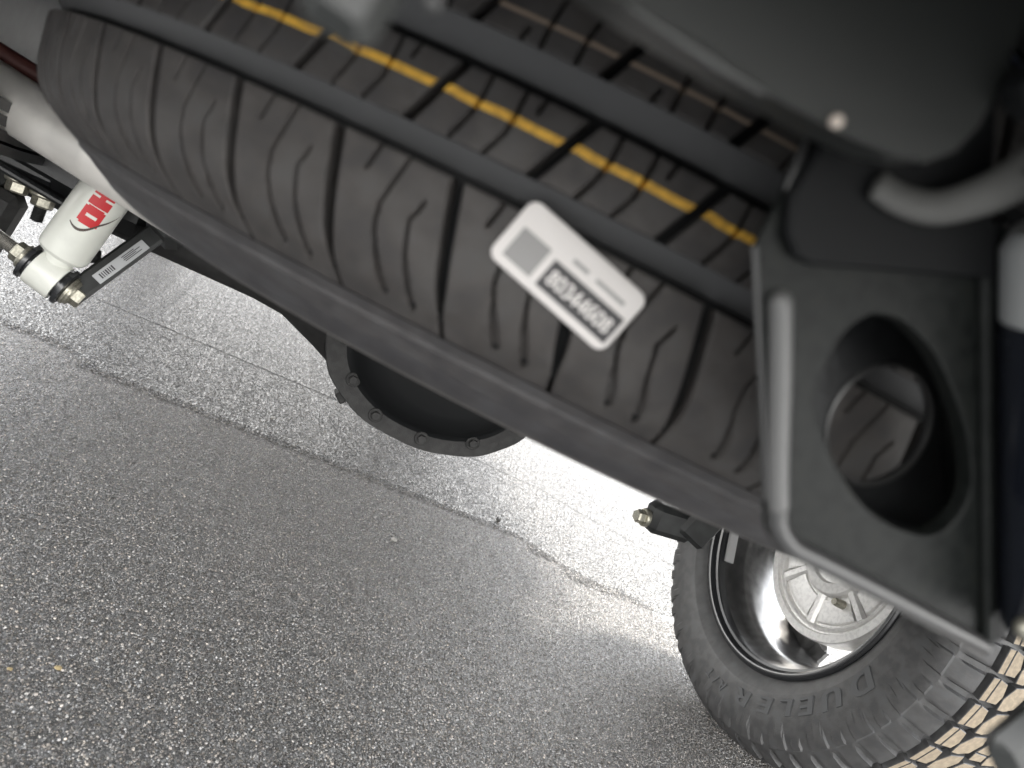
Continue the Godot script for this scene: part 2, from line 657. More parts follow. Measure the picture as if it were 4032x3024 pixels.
# a rib block between two slots; slot(y) -> angle of the slot's middle, half(y) -> its half width in degrees
func block_mesh(ys: Array, slot: Callable, half: Callable, sipes: Array, nu: int, mirror: bool, low := 0.0, strip := [], hump := 0.5) -> void:
	var rows := []
	var lift := 0.0003 if strip.size() else 0.0
	for j in ys.size():
		var row := PackedVector3Array()
		var y: float = ys[j]
		var t0: float = slot.call(y) + half.call(y)
		var t1: float = slot.call(y) + PITCH - half.call(y)
		for i in nu + 1:
			var u := float(i) / nu
			var th := lerpf(t0, t1, u)
			var yy := y
			if strip.size():
				yy = y + hump * exp(-pow((u - 0.05) * 14.0, 2.0)) - 0.3 * hump * sin(u * 9.0)
			var dep := sipe_depth(th, yy, sipes)
			# edges of the block are rounded over
			var edge_d := minf(u, 1.0 - u) * (t1 - t0) * 6.86
			var e2 := minf(absf(y - ys[0]), absf(y - ys[-1]) if low == 0.0 else 99.0)
			if not strip.size():
				dep += 0.0007 * pow(1.0 - clampf(edge_d / 0.8, 0.0, 1.0), 2.0) + 0.0007 * pow(1.0 - clampf(e2 / 0.9, 0.0, 1.0), 2.0)
			var q := tyre_p(th, yy, dep - lift)
			if mirror:
				q = Vector3(-q.x, 0.035 - q.y, q.z)
			row.append(q)
		rows.append(row)
	if strip.size():
		grid(rows, false, false, false)
	else:
		# walls down to the floor of the grooves
		var full := []
		var floor_of := func(j: int) -> PackedVector3Array:
			var r := PackedVector3Array()
			var y: float = ys[j]
			for q in rows[j]:
				var k := Vector2(q.x, q.z).normalized() * (outer_r(y) - 0.009)
				r.append(Vector3(k.x, q.y, k.y))
			return r
		full.append(floor_of.call(0))
		full.append_array(rows)
		full.append(floor_of.call(ys.size() - 1))
		grid(full, false, false, false)
		for side in [0, nu]:
			var a := PackedVector3Array()
			var b := PackedVector3Array()
			for j in ys.size():
				a.append(rows[j][side])
				var k := Vector2(rows[j][side].x, rows[j][side].z).normalized() * (outer_r(ys[j]) - 0.009)
				b.append(Vector3(k.x, rows[j][side].y, k.y))
			grid([a, b] if (side == 0) else [b, a], false, false, false)
	# turn everything outward
	var axis_mid := Vector3(0, 0.0175, 0)
	var i_mid := int(I.size() / 6) * 3
	var flips := 0.0
	for k in range(0, I.size(), 3):
		var n := (V[I[k + 2]] - V[I[k]]).cross(V[I[k + 1]] - V[I[k]])
		flips += n.dot(((V[I[k]] - axis_mid) * Vector3(1, 0, 1)).normalized())
	if flips < 0.0:
		for k in range(0, I.size(), 3):
			var t := I[k + 1]
			I[k + 1] = I[k + 2]
			I[k + 2] = t

func steps(a: float, b: float, n: int) -> Array:
	var r := []
	for k in n + 1:
		r.append(lerpf(a, b, float(k) / n))
	return r

func spare() -> void:
	var s := Node3D.new()
	add_child(s)
	s.name = "spare_tyre"
	s.position = Vector3(-0.0834, 0.561, 0.5063)
	s.rotation = Vector3(-0.0105, 0, 0.0023)
	tag(s, "new black spare tyre slung flat under the truck, yellow stripe round its tread, white sticker", "tyre")
	# carcass: groove floors, sidewalls, beads
	var prof := []
	for y in steps(-72.0, 107.0, 60):
		var d := absf(y - 17.5)
		prof.append(Vector2(outer_r(y) - 0.0088 * (1.0 - smoothstep(84.0, 91.5, d)), y * 0.001))
	var side := [Vector2(0.352, -78.5), Vector2(0.3435, -83.0), Vector2(0.3425, -85.0), Vector2(0.336, -88.5), Vector2(0.331, -92.0), Vector2(0.3295, -92.8), Vector2(0.3225, -97.0), Vector2(0.3205, -98.6), Vector2(0.312, -102.3), Vector2(0.3, -105.0), Vector2(0.29, -105.3), Vector2(0.28, -104.5), Vector2(0.272, -105.5), Vector2(0.262, -104.0), Vector2(0.25, -97.0), Vector2(0.238, -88.0), Vector2(0.225, -84.0)]
	mb()
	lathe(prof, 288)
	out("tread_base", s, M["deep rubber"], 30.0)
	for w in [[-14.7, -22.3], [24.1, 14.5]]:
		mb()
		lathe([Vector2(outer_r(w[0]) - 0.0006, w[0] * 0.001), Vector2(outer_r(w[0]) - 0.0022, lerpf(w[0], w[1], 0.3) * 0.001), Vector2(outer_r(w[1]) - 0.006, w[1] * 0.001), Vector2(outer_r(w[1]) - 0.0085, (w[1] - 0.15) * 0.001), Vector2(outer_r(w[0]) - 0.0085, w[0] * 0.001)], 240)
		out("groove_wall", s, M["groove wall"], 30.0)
	for band in [["shoulder_band", 0, 5, "scuffed rubber"], ["sidewall_band", 5, 8, "groove rubber"], ["lower_band", 7, 16, "dusty rubber"]]:  # lowest band is paler: light thrown up by the ground, put in its colour
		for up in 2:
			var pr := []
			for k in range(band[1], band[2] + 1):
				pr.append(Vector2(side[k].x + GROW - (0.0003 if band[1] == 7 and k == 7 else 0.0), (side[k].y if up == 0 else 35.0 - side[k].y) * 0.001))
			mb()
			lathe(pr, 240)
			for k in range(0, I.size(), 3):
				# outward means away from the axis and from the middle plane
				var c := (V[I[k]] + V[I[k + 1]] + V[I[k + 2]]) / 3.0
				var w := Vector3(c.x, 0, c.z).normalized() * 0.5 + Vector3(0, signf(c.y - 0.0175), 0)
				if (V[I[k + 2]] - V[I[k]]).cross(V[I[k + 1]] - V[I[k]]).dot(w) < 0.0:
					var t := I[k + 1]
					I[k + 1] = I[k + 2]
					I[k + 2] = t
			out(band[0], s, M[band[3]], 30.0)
	# steel wheel inside
	mb()
	lathe([Vector2(0.225, -0.084), Vector2(0.232, -0.088), Vector2(0.225, -0.09), Vector2(0.21, -0.07), Vector2(0.2, 0.0), Vector2(0.19, 0.06), Vector2(0.1, 0.075), Vector2(0.09, 0.06), Vector2(0.03, 0.06), Vector2(0.03, 0.065), Vector2(0.1, 0.082), Vector2(0.2, 0.07), Vector2(0.22, 0.115), Vector2(0.232, 0.123), Vector2(0.225, 0.119)], 64)
	out("wheel_rim", s, M["satin black"])
	# the four ribs
	var slot_a := func(y: float) -> float: return 1.75 * clampf((-25.5 - y) / 45.5, 0.0, 1.2)
	var half_a := func(y: float) -> float: return lerpf(0.36, 0.17, smoothstep(-58.0, -74.0, y))
	var sip_a := [
		[[Vector2(2.73, -24.0), Vector2(2.35, -35.0)], 0.9, 0.9],
		[[Vector2(4.42, -24.0), Vector2(3.75, -44.0), Vector2(3.9, -52.0), Vector2(4.4, -60.0), Vector2(5.2, -71.0)], 0.8, 2.6],
		[[Vector2(6.0, -37.5), Vector2(5.6, -45.0), Vector2(5.9, -54.0), Vector2(6.3, -61.0), Vector2(7.05, -72.0)], 0.8, 2.4]]
	var ys_a := steps(-25.5, -66.0, 46) + steps(-66.8, -78.0, 14)
	var slot_b := func(y: float) -> float: return (y + 15.0) * 0.068
	var half_b := func(_y: float) -> float: return 0.34
	# offsets here count from the slot's place on the stripe
	var sip_b := [
		[[Vector2(3.25, 11.5), Vector2(3.2, 1.0), Vector2(3.0, -5.0), Vector2(2.35, -16.0)], 1.0, 1.0],
		[[Vector2(5.15, 11.5), Vector2(5.1, 0.0), Vector2(5.0, -5.5), Vector2(4.3, -16.0)], 1.0, 1.0],
		[[Vector2(6.25, 11.5), Vector2(6.05, 5.5)], 1.1, 1.1]]
	var ys_b := steps(-14.5, 10.5, 36)
	mb()
	block_mesh(ys_a, slot_a, half_a, sip_a, 66, false, 1.0)
	var low_shoulder := mesh(35.0)
	mb()
	block_mesh(ys_a, slot_a, half_a, sip_a, 40, true, 1.0)
	var top_shoulder := mesh(35.0)
	mb()
	block_mesh(ys_b, slot_b, half_b, sip_b, 66, false)
	var rib := mesh(35.0)
	mb()
	block_mesh(steps(-1.5, 1.5, 6), slot_b, half_b, sip_b, 66, false, 0.0, [1])
	var stripe := mesh(35.0)
	mb()
	block_mesh(ys_b, slot_b, half_b, sip_b, 66, true)
	var rib_top := mesh(35.0)
	mb()
	block_mesh(steps(1.7, 3.1, 4), slot_b, half_b, sip_b, 66, true, 0.0, [1], 0.1)
	var stripe_top := mesh(35.0)
	for k in 51:
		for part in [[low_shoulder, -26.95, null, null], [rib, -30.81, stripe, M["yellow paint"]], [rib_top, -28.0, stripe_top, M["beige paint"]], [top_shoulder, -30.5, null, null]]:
			var b := node("tread_block", s, part[0], M["rubber"])
			b.rotation.y = deg_to_rad(part[1] + k * PITCH)
			if part[2]:
				node("painted_stripe", b, part[2], part[3])
	sticker(s)

func sticker(s: Node3D) -> void:
	# a label of 52 x 26 mm, tilted 18 degrees to the tread, bent to it
	var th0 := -19.9
	var y0 := -38.1
	var tilt := deg_to_rad(-14.5)
	var w := 25.8
	var h := 12.3
	var place := func(u: float, v: float, lift: float) -> Vector3:
		var x := u * cos(tilt) - v * sin(tilt)
		var y := u * sin(tilt) + v * cos(tilt)
		var a := deg_to_rad(th0) + x / 393.0
		var r := 0.3803 + GROW + lift - 0.0021 * pow(clampf((-(y0 + y) - 36.0) / 22.0, 0.0, 1.2), 2.0)
		return Vector3(r * sin(a), (y0 + y) * 0.001, r * cos(a))
	# u to the right along the label, v up; build as nested rounded rectangles
	var ring := func(hw: float, hh: float, rad: float, lift: float) -> PackedVector3Array:
		var r := PackedVector3Array()
		for c in 4:
			for k in 7:
				var a := PI / 2 * c + PI / 2 * k / 6.0
				var cx: float = (hw - rad) * [1, -1, -1, 1][c]
				var cy: float = (hh - rad) * [1, 1, -1, -1][c]
				r.append(place.call(cx + rad * cos(a), cy + rad * sin(a), lift))
		return r
	mb()
	var rows := []
	rows.append(ring.call(w, h, 4.0, -0.0006))
	rows.append(ring.call(w, h, 4.0, 0.0006))
	rows.append(ring.call(w - 0.25, h - 0.25, 3.8, 0.0010))
	rows.append(ring.call(w - 0.8, h - 0.8, 3.3, 0.0012))
	for f in [0.75, 0.5, 0.25, 0.02]:
		rows.append(ring.call((w - 0.8) * f, (h - 0.8) * f, 3.3 * f, 0.0012))
	grid(rows, true)
	var st := out("sticker", s, M["sticker"], 30.0)
	st.set_meta("label", "small white rounded sticker with a dark number panel")
	var panel := func(u0: float, u1: float, v0: float, v1: float, lift: float) -> void:
		var rr := []
		for j in 5:
			var r := PackedVector3Array()
			for k in 13:
				r.append(place.call(lerpf(u0, u1, k / 12.0), lerpf(v0, v1, j / 4.0), lift))
			rr.append(r)
		grid(rr, false, false, false)
		for k in range(0, I.size(), 3):
			var n := (V[I[k + 2]] - V[I[k]]).cross(V[I[k + 1]] - V[I[k]])
			if n.dot(V[I[k]] * Vector3(1, 0, 1)) < 0.0:
				var t := I[k + 1]
				I[k + 1] = I[k + 2]
				I[k + 2] = t
	mb()
	panel.call(-6.7, 24.0, -9.2, 1.4, 0.0014)
	out("number_panel", st, M["sticker print"])
	mb()
	panel.call(-21.6, -9.6, -8.9, 2.9, 0.0014)
	out("grey_panel", st, M["sticker grey"])
	mb()
	panel.call(-2.0, 4.6, 4.4, 5.8, 0.0014)
	panel.call(8.0, 20.4, 4.4, 5.8, 0.0014)
	out("small_print", st, M["sticker grey"])
	mb()
	letters("80344608", 5.4, 0.96, func(p: Vector2) -> Vector3: return place.call(8.6 + p.x, -6.6 + p.y, 0.0017), 3.4)
	out("number", st, M["sticker"])

# letters laid through a placing function (millimetres in, metres out)
func letters(text: String, size: float, bold: float, place: Callable, advance := 0.0, from := 0.0) -> void:
	var font := SystemFont.new()
	font.font_names = PackedStringArray(["Droid Sans"])
	font.font_weight = 700
	var x := from
	if advance > 0.0 and from == 0.0:
		x = -advance * (text.length() - 1) * 0.5
	for ch in text:
		var tm := TextMesh.new()
		tm.text = ch
		tm.font = font
		tm.font_size = 64
		tm.pixel_size = size / 64.0 * 1.35
		tm.depth = 0.0
		tm.curve_step = 1.0
		var arr := tm.surface_get_arrays(0) if tm.get_surface_count() else []
		if arr.size():
			var v0 := V.size()
			var vs: PackedVector3Array = arr[Mesh.ARRAY_VERTEX]
			var ids = arr[Mesh.ARRAY_INDEX]
			var box := tm.get_aabb()
			var sx := bold * advance / maxf(box.size.x, 0.1) if advance > 0.0 and bold > 0.9 else 1.0
			sx = clampf(sx, 0.7, 1.25)
			for v in vs:
				V.append(place.call(Vector2(x + (v.x - box.get_center().x) * sx, v.y - box.position.y)))
			if ids == null or ids.size() == 0:
				for k in range(0, vs.size(), 3):
					tri(v0 + k, v0 + k + 1, v0 + k + 2)
			else:
				for k in range(0, ids.size(), 3):
					tri(v0 + ids[k], v0 + ids[k + 1], v0 + ids[k + 2])
		x += advance

# ---------------------------------------------------------------- truck
const AX := Basis(Vector3(0, -1, 0), Vector3(1, 0, 0), Vector3(0, 0, 1))

func wheel_tyre_mesh(detail: bool) -> void:
	# axis along x, profile from the inner bead over the tread to the outer bead
	var half := [Vector2(0.2455, 0.7475), Vector2(0.252, 0.739), Vector2(0.262, 0.733), Vector2(0.27, 0.7285), Vector2(0.272, 0.7275), Vector2(0.282, 0.7255), Vector2(0.295, 0.7245), Vector2(0.308, 0.7245), Vector2(0.318, 0.7262), Vector2(0.326, 0.729), Vector2(0.333, 0.7325), Vector2(0.339, 0.737), Vector2(0.342, 0.7395), Vector2(0.3425, 0.7405), Vector2(0.3455, 0.744), Vector2(0.35, 0.749), Vector2(0.355, 0.7565), Vector2(0.36, 0.766), Vector2(0.3635, 0.7745), Vector2(0.357, 0.7765)]
	var prof := []
	for p in half:
		prof.append(p)
	for k in 5:
		prof.append(Vector2(0.357, lerpf(0.79, 0.945, k / 4.0)))
	for k in range(half.size() - 1, -1, -1):
		prof.append(Vector2(half[k].x, 1.735 - half[k].y))
	var n := 53 * 16 if detail else 106
	var rows := []
	for p in prof:
		var row := PackedVector3Array()
		var d := minf(p.y, 1.735 - p.y)
		for k in n:
			var a := TAU * k / n
			var r: float = p.x
			var x: float = p.y
			if detail:
				var f := fposmod(float(k) / 16.0, 1.0)
				var two := fposmod(float(k) / 32.0, 1.0)
				var dd := 0.0
				if r > 0.3430 and d < 0.776:
					dd = -0.0052 * smoothstep(0.3430, 0.352, r) * (1.0 - smoothstep(0.1, 0.17, absf(f - 0.1)))
				elif r > 0.317 and r < 0.341:
					var hook := 1.0 if (two > 0.12 and two < 0.52 and r > 0.325) or (two > 0.3 and two < 0.5) or (two > 0.66 and two < 0.9 and r > 0.331) else 0.0
					dd = 0.003 * hook
				r += dd
				x += (-dd * 0.6 if p.y < 0.86 else dd * 0.6)
			r = 0.2455 + (r - 0.2455) * 1.186
			row.append(Vector3(x - 0.8675, -r * cos(a), r * sin(a)))
		rows.append(row)
	grid(rows, true)

func wheel_parts(w: Node3D, detail: bool, mirror: float) -> void:
	var c := 0.8675
	var ax := Transform3D(AX, Vector3(-c, 0, 0))
	if detail:
		mb()
		wheel_tyre_mesh(true)
		out("tyre", w, M["road rubber"], 32.0)
		# raised lettering on the sidewall, tops outward
		mb()
		var word := [["D", 65.5, 0.0345, 0.2800], ["U", 53.8, 0.031, 0.2805], ["E", 43.8, 0.0295, 0.2815], ["L", 35.3, 0.0285, 0.2825], ["E", 26.4, 0.0285, 0.2835], ["R", 15.4, 0.0285, 0.2860], ["A", 4.8, 0.019, 0.297], ["/", 0.7, 0.019, 0.297], ["T", -3.4, 0.019, 0.297]]
		for l in word:
			var a := deg_to_rad(l[1])
			var up := Vector3(0, -cos(a), sin(a))
			var right := -Vector3(0, sin(a), cos(a))
			var put := func(p: Vector2) -> Vector3: return Vector3(0.7228 - c, 0, 0) + up * (l[3] + p.y) + right * ((1.7 if l[2] > 0.02 else 1.05) * p.x + 0.2 * p.y)
			var k0 := I.size()
			letters(l[0], l[2] * 0.98, 0.0, put)
		# give the letters a body
		var vtop := V.duplicate()
		var itop := I.duplicate()
		for k in range(0, itop.size(), 3):
			var v0 := V.size()
			for e in 3:
				var a3: Vector3 = vtop[itop[k + e]]
				var b3: Vector3 = vtop[itop[k + (e + 1) % 3]]
				V.append_array([a3, b3, b3 + Vector3(0.004, 0, 0), a3 + Vector3(0.004, 0, 0)])
		for k in range(vtop.size(), V.size(), 4):
			tri(k, k + 1, k + 2)
			tri(k, k + 2, k + 3)
		for k in range(0, itop.size(), 3):
			var nn := (V[I[k + 2]] - V[I[k]]).cross(V[I[k + 1]] - V[I[k]])
			if nn.x > 0.0:
				var t := I[k + 1]
				I[k + 1] = I[k + 2]
				I[k + 2] = t
		out("raised_lettering", w, M["letter rubber"], 20.0)
		tread_blocks(w)
	# flange of the rim
	mb()
	lathe([Vector2(0.2275, 0.768), Vector2(0.2275, 0.752), Vector2(0.229, 0.7485), Vector2(0.2335, 0.747), Vector2(0.235, 0.7445), Vector2(0.2365, 0.7395), Vector2(0.2385, 0.7375), Vector2(0.244, 0.7365), Vector2(0.248, 0.738), Vector2(0.2505, 0.742), Vector2(0.2515, 0.747), Vector2(0.247, 0.752)], 96, ax)
	out("rim_flange", w, M["gloss black"])
	# spokes and centre of the outer face
	mb()
	for k in 6:
		var a := TAU * k / 6 + 0.35
		var d := Vector3(0, cos(a), sin(a))
		var b := Basis(Vector3(1, 0, 0), d, Vector3(1, 0, 0).cross(d))
		bx(Vector3(0.93 - c, 0, 0) + d * 0.135, Vector3(0.03, 0.16, 0.07), b, 0.008)
		bx(Vector3(0.937 - c, 0, 0) + d * 0.19, Vector3(0.025, 0.05, 0.12), b, 0.008)
	lathe([Vector2(0.0, 0.915), Vector2(0.08, 0.915), Vector2(0.085, 0.93), Vector2(0.08, 0.945), Vector2(0.0, 0.945)], 32, ax)
	out("spoke", w, M["barrel"])
	if not detail:
		mb()
		wheel_tyre_mesh(false)
		out("tyre", w, M["road rubber"], 32.0)
		return
	# brake drum with a ribbed face
	mb()
	lathe([Vector2(0.158, 0.90), Vector2(0.1625, 0.87), Vector2(0.1625, 0.837), Vector2(0.1605, 0.833), Vector2(0.147, 0.832), Vector2(0.1455, 0.834), Vector2(0.1445, 0.8395), Vector2(0.141, 0.8395), Vector2(0.1395, 0.836), Vector2(0.1365, 0.835), Vector2(0.134, 0.8365), Vector2(0.132, 0.844), Vector2(0.078, 0.843), Vector2(0.076, 0.834), Vector2(0.072, 0.831), Vector2(0.054, 0.829), Vector2(0.05, 0.836), Vector2(0.03, 0.836)], 96, ax)
	for k in 7:
		# pads between the ribs
		var pad := []
		for j in 9:
			var a := TAU * (k + 0.12 + 0.76 * j / 8.0) / 7 + 0.35
			var d := Vector3(0, cos(a), sin(a))
			var row := PackedVector3Array()
			for q in [Vector2(0.082, 0.845), Vector2(0.084, 0.8395), Vector2(0.087, 0.8385), Vector2(0.123, 0.8385), Vector2(0.126, 0.8395), Vector2(0.128, 0.845)]:
				row.append(Vector3(q.y - c, 0, 0) + d * q.x)
			pad.append(row)
		grid(pad)
	for k in 7:
		var a := TAU * k / 7 + 0.35
		var d := Vector3(0, cos(a), sin(a))
		var b := Basis(Vector3(1, 0, 0), d, Vector3(1, 0, 0).cross(d))
		bx(Vector3(0.8405 - c, 0, 0) + d * 0.104, Vector3(0.012, 0.066, 0.02), b, 0.005)
	out("brake_drum", w, M["cast aluminium"], 30.0)
	for k in range(1, 2):
		mb()
		var a := PI + 0.72 + (k - 1) * 1.5
		lathe([Vector2(0.0, 0.815), Vector2(0.006, 0.815), Vector2(0.0075, 0.82), Vector2(0.0085, 0.84)], 14, Transform3D(AX, Vector3(-c, cos(a) * 0.092, -sin(a) * 0.092)))
		out("fitting", w, M["zinc"])
	# stick-on balance weight
	mb()
	var wa := deg_to_rad(63.0)
	for k in 1:
		var dd := Vector3(0, -cos(wa), -sin(wa))
		bx(Vector3(0.772 - c, 0, 0) + dd * 0.2215, Vector3(0.022, 0.006, 0.07), Basis(Vector3(1, 0, 0), dd, Vector3(1, 0, 0).cross(dd)), 0.0012)
	out("balance_weight", w, M["weight"])

func tread_blocks(w: Node3D) -> void:
	var step := 360.0 / 53.0
	var c := 0.8675
	# outlines in (share of the pitch, x from the tyre's middle), seen from outside
	var shoulder := [[Vector2(0.17, -0.081), Vector2(1.02, -0.081), Vector2(1.05, -0.0695), Vector2(0.2, -0.0695)], [Vector2(0.2, -0.068), Vector2(1.05, -0.068), Vector2(0.98, -0.052), Vector2(0.55, -0.046), Vector2(0.24, -0.049)]]
	var zed := [[Vector2(0.1, -0.041), Vector2(0.52, -0.0435), Vector2(0.98, -0.034), Vector2(1.12, -0.012), Vector2(0.78, -0.0065), Vector2(0.3, -0.013), Vector2(0.12, -0.028)]]
	var mid := [[Vector2(0.05, -0.0005), Vector2(0.42, -0.004), Vector2(0.42, 0.022), Vector2(0.12, 0.024)], [Vector2(0.46, -0.004), Vector2(0.86, 0.001), Vector2(0.9, 0.026), Vector2(0.46, 0.022)]]
	var rows := [shoulder, zed, mid]
	for r in 2:
		var m := []
		for poly in [zed, shoulder][r]:
			var q := []
			for p in poly:
				q.append(Vector2(1.1 - p.x, -p.y + (0.019 if r == 0 else 0.0005)))
			q.reverse()
			m.append(q)
		rows.append(m)
	for row in rows:
		var top := func(u: float, x: float, drop: float) -> Vector3:
			var a := deg_to_rad(u * step)
			var r := 0.392 - 0.0035 * pow(absf(x) / 0.092, 2.5) - drop
			return Vector3(x, -r * cos(a), r * sin(a))
		# the worn, dusty faces
		mb()
		for poly in row:
			var pv := PackedVector2Array()
			for p in poly:
				pv.append(Vector2(p.x * 43.0, p.y * 1000.0))
			var ins := Geometry2D.offset_polygon(pv, -0.8, Geometry2D.JOIN_MITER)[0]
			var v0 := V.size()
			for q in ins:
				V.append(top.call(q.x / 43.0, q.y / 1000.0, 0.0))
			var t := Geometry2D.triangulate_polygon(ins)
			for k in range(0, t.size(), 3):
				tri(v0 + t[k], v0 + t[k + 1], v0 + t[k + 2])
		for k in range(0, I.size(), 3):
			var nn := (V[I[k + 2]] - V[I[k]]).cross(V[I[k + 1]] - V[I[k]])
			if nn.y > 0.0:
				var t := I[k + 1]
				I[k + 1] = I[k + 2]
				I[k + 2] = t
		var am := mesh(25.0)
		am.surface_set_material(0, M["dusty tread"])
		mb()
		for poly in row:
			var pv := PackedVector2Array()
			for p in poly:
				pv.append(Vector2(p.x * 43.0, p.y * 1000.0))
			var ins := Geometry2D.offset_polygon(pv, -0.8, Geometry2D.JOIN_MITER)[0]
			var r0 := PackedVector3Array()
			var r1 := PackedVector3Array()
			var r2 := PackedVector3Array()
			var wide := Geometry2D.offset_polygon(ins, 0.8, Geometry2D.JOIN_MITER)[0]
			if wide.size() != ins.size():
				wide = ins
			var best := 0
			for k in wide.size():
				if wide[k].distance_to(ins[0]) < wide[best].distance_to(ins[0]):
					best = k
			for k in ins.size():
				var o: Vector2 = wide[(best + k) % wide.size()]
				r0.append(top.call(ins[k].x / 43.0, ins[k].y / 1000.0, 0.0))
				r1.append(top.call(o.x / 43.0, o.y / 1000.0, 0.0008))
				r2.append(top.call(o.x / 43.0, o.y / 1000.0, 0.0125))
			var i0 := I.size()
			var v0 := V.size()
			grid([r0, r1, r2], true)
		am = mesh(25.0, am)
		am.surface_set_material(1, M["road rubber"])
		for k in 53:
			var b := node("tread_block", w, am)
			b.rotation.x = -deg_to_rad(k * step)

func truck() -> void:
	var t := Node3D.new()
	add_child(t)
	t.name = "pickup_truck"
	tag(t, "pickup truck seen from under its rear bumper, with white shock absorber and hitch bracket", "truck")
	# ---- wheels
	mb()
	var ax := Transform3D(AX, Vector3(-0.8675, 0, 0))
	lathe([Vector2(0.2325, 0.748), Vector2(0.228, 0.765), Vector2(0.2215, 0.785), Vector2(0.212, 0.80), Vector2(0.208, 0.82), Vector2(0.208, 0.93), Vector2(0.222, 0.955), Vector2(0.236, 0.985), Vector2(0.246, 0.99), Vector2(0.244, 0.96), Vector2(0.225, 0.93), Vector2(0.215, 0.83), Vector2(0.23, 0.79), Vector2(0.246, 0.75)], 96, ax)
	var barrel := mesh(30.0)
	var w := node("wheel", t, barrel, M["barrel"])
	w.position = Vector3(0.8675, 0.36, 0.005)
	wheel_parts(w, true, 1.0)
	w.set_meta("label", "rear wheel with all-terrain tyre, dusty tan tread and silver brake drum")
	var w2 := node("wheel", t, barrel, M["barrel"])
	wheel_parts(w2, false, 1.0)
	w2.position = Vector3(-0.8675, 0.36, 0.005)
	w2.rotation.y = PI
	for x in [-0.8675, 0.8675]:
		var f := w2.duplicate()
		t.add_child(f)
		f.name = pname("wheel", t)
		f.position = Vector3(x, 0.36, -3.6)
		f.rotation.y = PI if x < 0 else 0.0
	# ---- axle
	mb()
	lathe([Vector2(0.036, -0.80), Vector2(0.036, -0.30), Vector2(0.04, -0.255), Vector2(0.062, -0.2), Vector2(0.085, -0.15), Vector2(0.095, -0.1), Vector2(0.098, -0.04), Vector2(0.095, 0.02), Vector2(0.085, 0.07), Vector2(0.06, 0.12), Vector2(0.04, 0.17), Vector2(0.036, 0.22), Vector2(0.036, 0.84)], 40, Transform3D(AX, Vector3(0, 0.385, 0)))
	# carrier between the tubes, reaching back to the cover
	var rows := []
	for s in [[0.0, 0.9], [0.06, 0.97], [0.108, 1.0]]:
		var r := PackedVector3Array()
		for k in 48:
			var p := cover_p(TAU * k / 48.0, s[1])
			r.append(Vector3(p.x, p.y, s[0]))
		rows.append(r)
	grid(rows, true)
	bx(Vector3(-0.1435, 0.289, 0.085), Vector3(0.012, 0.016, 0.03), Basis(Vector3(0, 0, 1), 0.9), 0.002)
	out("axle_housing", t, M["dusty black"])
	mb()
	tube([Vector3(-0.05, 0.40, -0.1), Vector3(-0.05, 0.42, -0.4), Vector3(-0.04, 0.6, -2.0)], [0.07, 0.045, 0.045], 20)
	out("drive_shaft", t, M["black paint"])
	diff_cover(t)
	# ---- shock absorbers
	shock(t, Vector3(-0.513, 0.292, 0.115), Vector3(0.10, 0.985, 0.03), "white shock absorber with red lettering and a bolt through its lower eye", true)
	# clevis of the far one, only its bracket and bolt in sight
	mb()
	bx(Vector3(0.545, 0.275, -0.1), Vector3(0.1, 0.06, 0.05), Basis(Vector3(0, 0, 1), 0.1), 0.012)
	bx(Vector3(0.60, 0.31, -0.09), Vector3(0.07, 0.11, 0.045), Basis(Vector3(0, 0, 1), -0.3), 0.008)
	var cb := out("shock_bracket", t, M["satin black"])
	mb()
	hexbolt(Vector3(0.494, 0.262, -0.1), Vector3(-1, -0.1, 0.15), 0.013, 0.024, 1.35)
	out("bolt", cb, M["zinc"], 20.0)
	lever(t)
	spring(t)
	exhaust(t)
	underbody(t)
	hitch(t)

func cover_p(a: float, k: float) -> Vector2:
	# the outline of the differential cover
	var c := cos(a)
	var s := sin(a)
	var p := Vector2(signf(c) * pow(absf(c), 0.92) * 0.162, signf(s) * pow(absf(s), 0.95) * (0.121 if s < 0.0 else 0.07))
	return Vector2(-0.042, 0.391) + p * k

func diff_cover(t: Node3D) -> void:
	mb()
	var rows := []
	for s in [[1.0, 0.108], [1.0, 0.121], [0.992, 0.1235], [0.825, 0.1235]]:
		var r := PackedVector3Array()
		for k in 96:
			# slightly uneven rim
			var wob := 1.0 + (0.006 * sin(k * 0.79) if s[0] > 0.98 else 0.0)
			var p := cover_p(TAU * k / 96.0, s[0] * wob)
			r.append(Vector3(p.x, p.y, s[1]))
		rows.append(r)
	grid(rows, true)
	var o := out("differential_cover", t, M["dusty black"], 30.0)
	o.set_meta("label", "black bolted differential cover with a domed middle")
	mb()
	rows = []
	for s in [[0.83, 0.1233], [0.80, 0.1242], [0.77, 0.1268], [0.735, 0.132], [0.69, 0.139], [0.62, 0.1455], [0.5, 0.15], [0.25, 0.152], [0.01, 0.152]]:
		var r := PackedVector3Array()
		for k in 64:
			var p := cover_p(TAU * k / 64.0, s[0])
			r.append(Vector3(p.x, p.y, s[1]))
		rows.append(r)
	grid(rows, true)
	out("dome", o, M["deep black"], 40.0)
	for p in [Vector2(-0.144, 0.323), Vector2(-0.097, 0.291), Vector2(-0.026, 0.286), Vector2(0.043, 0.308), Vector2(0.088, 0.354), Vector2(0.094, 0.404), Vector2(0.05, 0.44), Vector2(-0.03, 0.452), Vector2(-0.11, 0.444), Vector2(-0.172, 0.41), Vector2(-0.172, 0.37)]:
		mb()
		hexbolt(Vector3(p.x, p.y, 0.1235), Vector3(0, 0, 1), 0.0065, 0.0075, 1.5)
		out("bolt", o, M["dusty black"], 20.0)

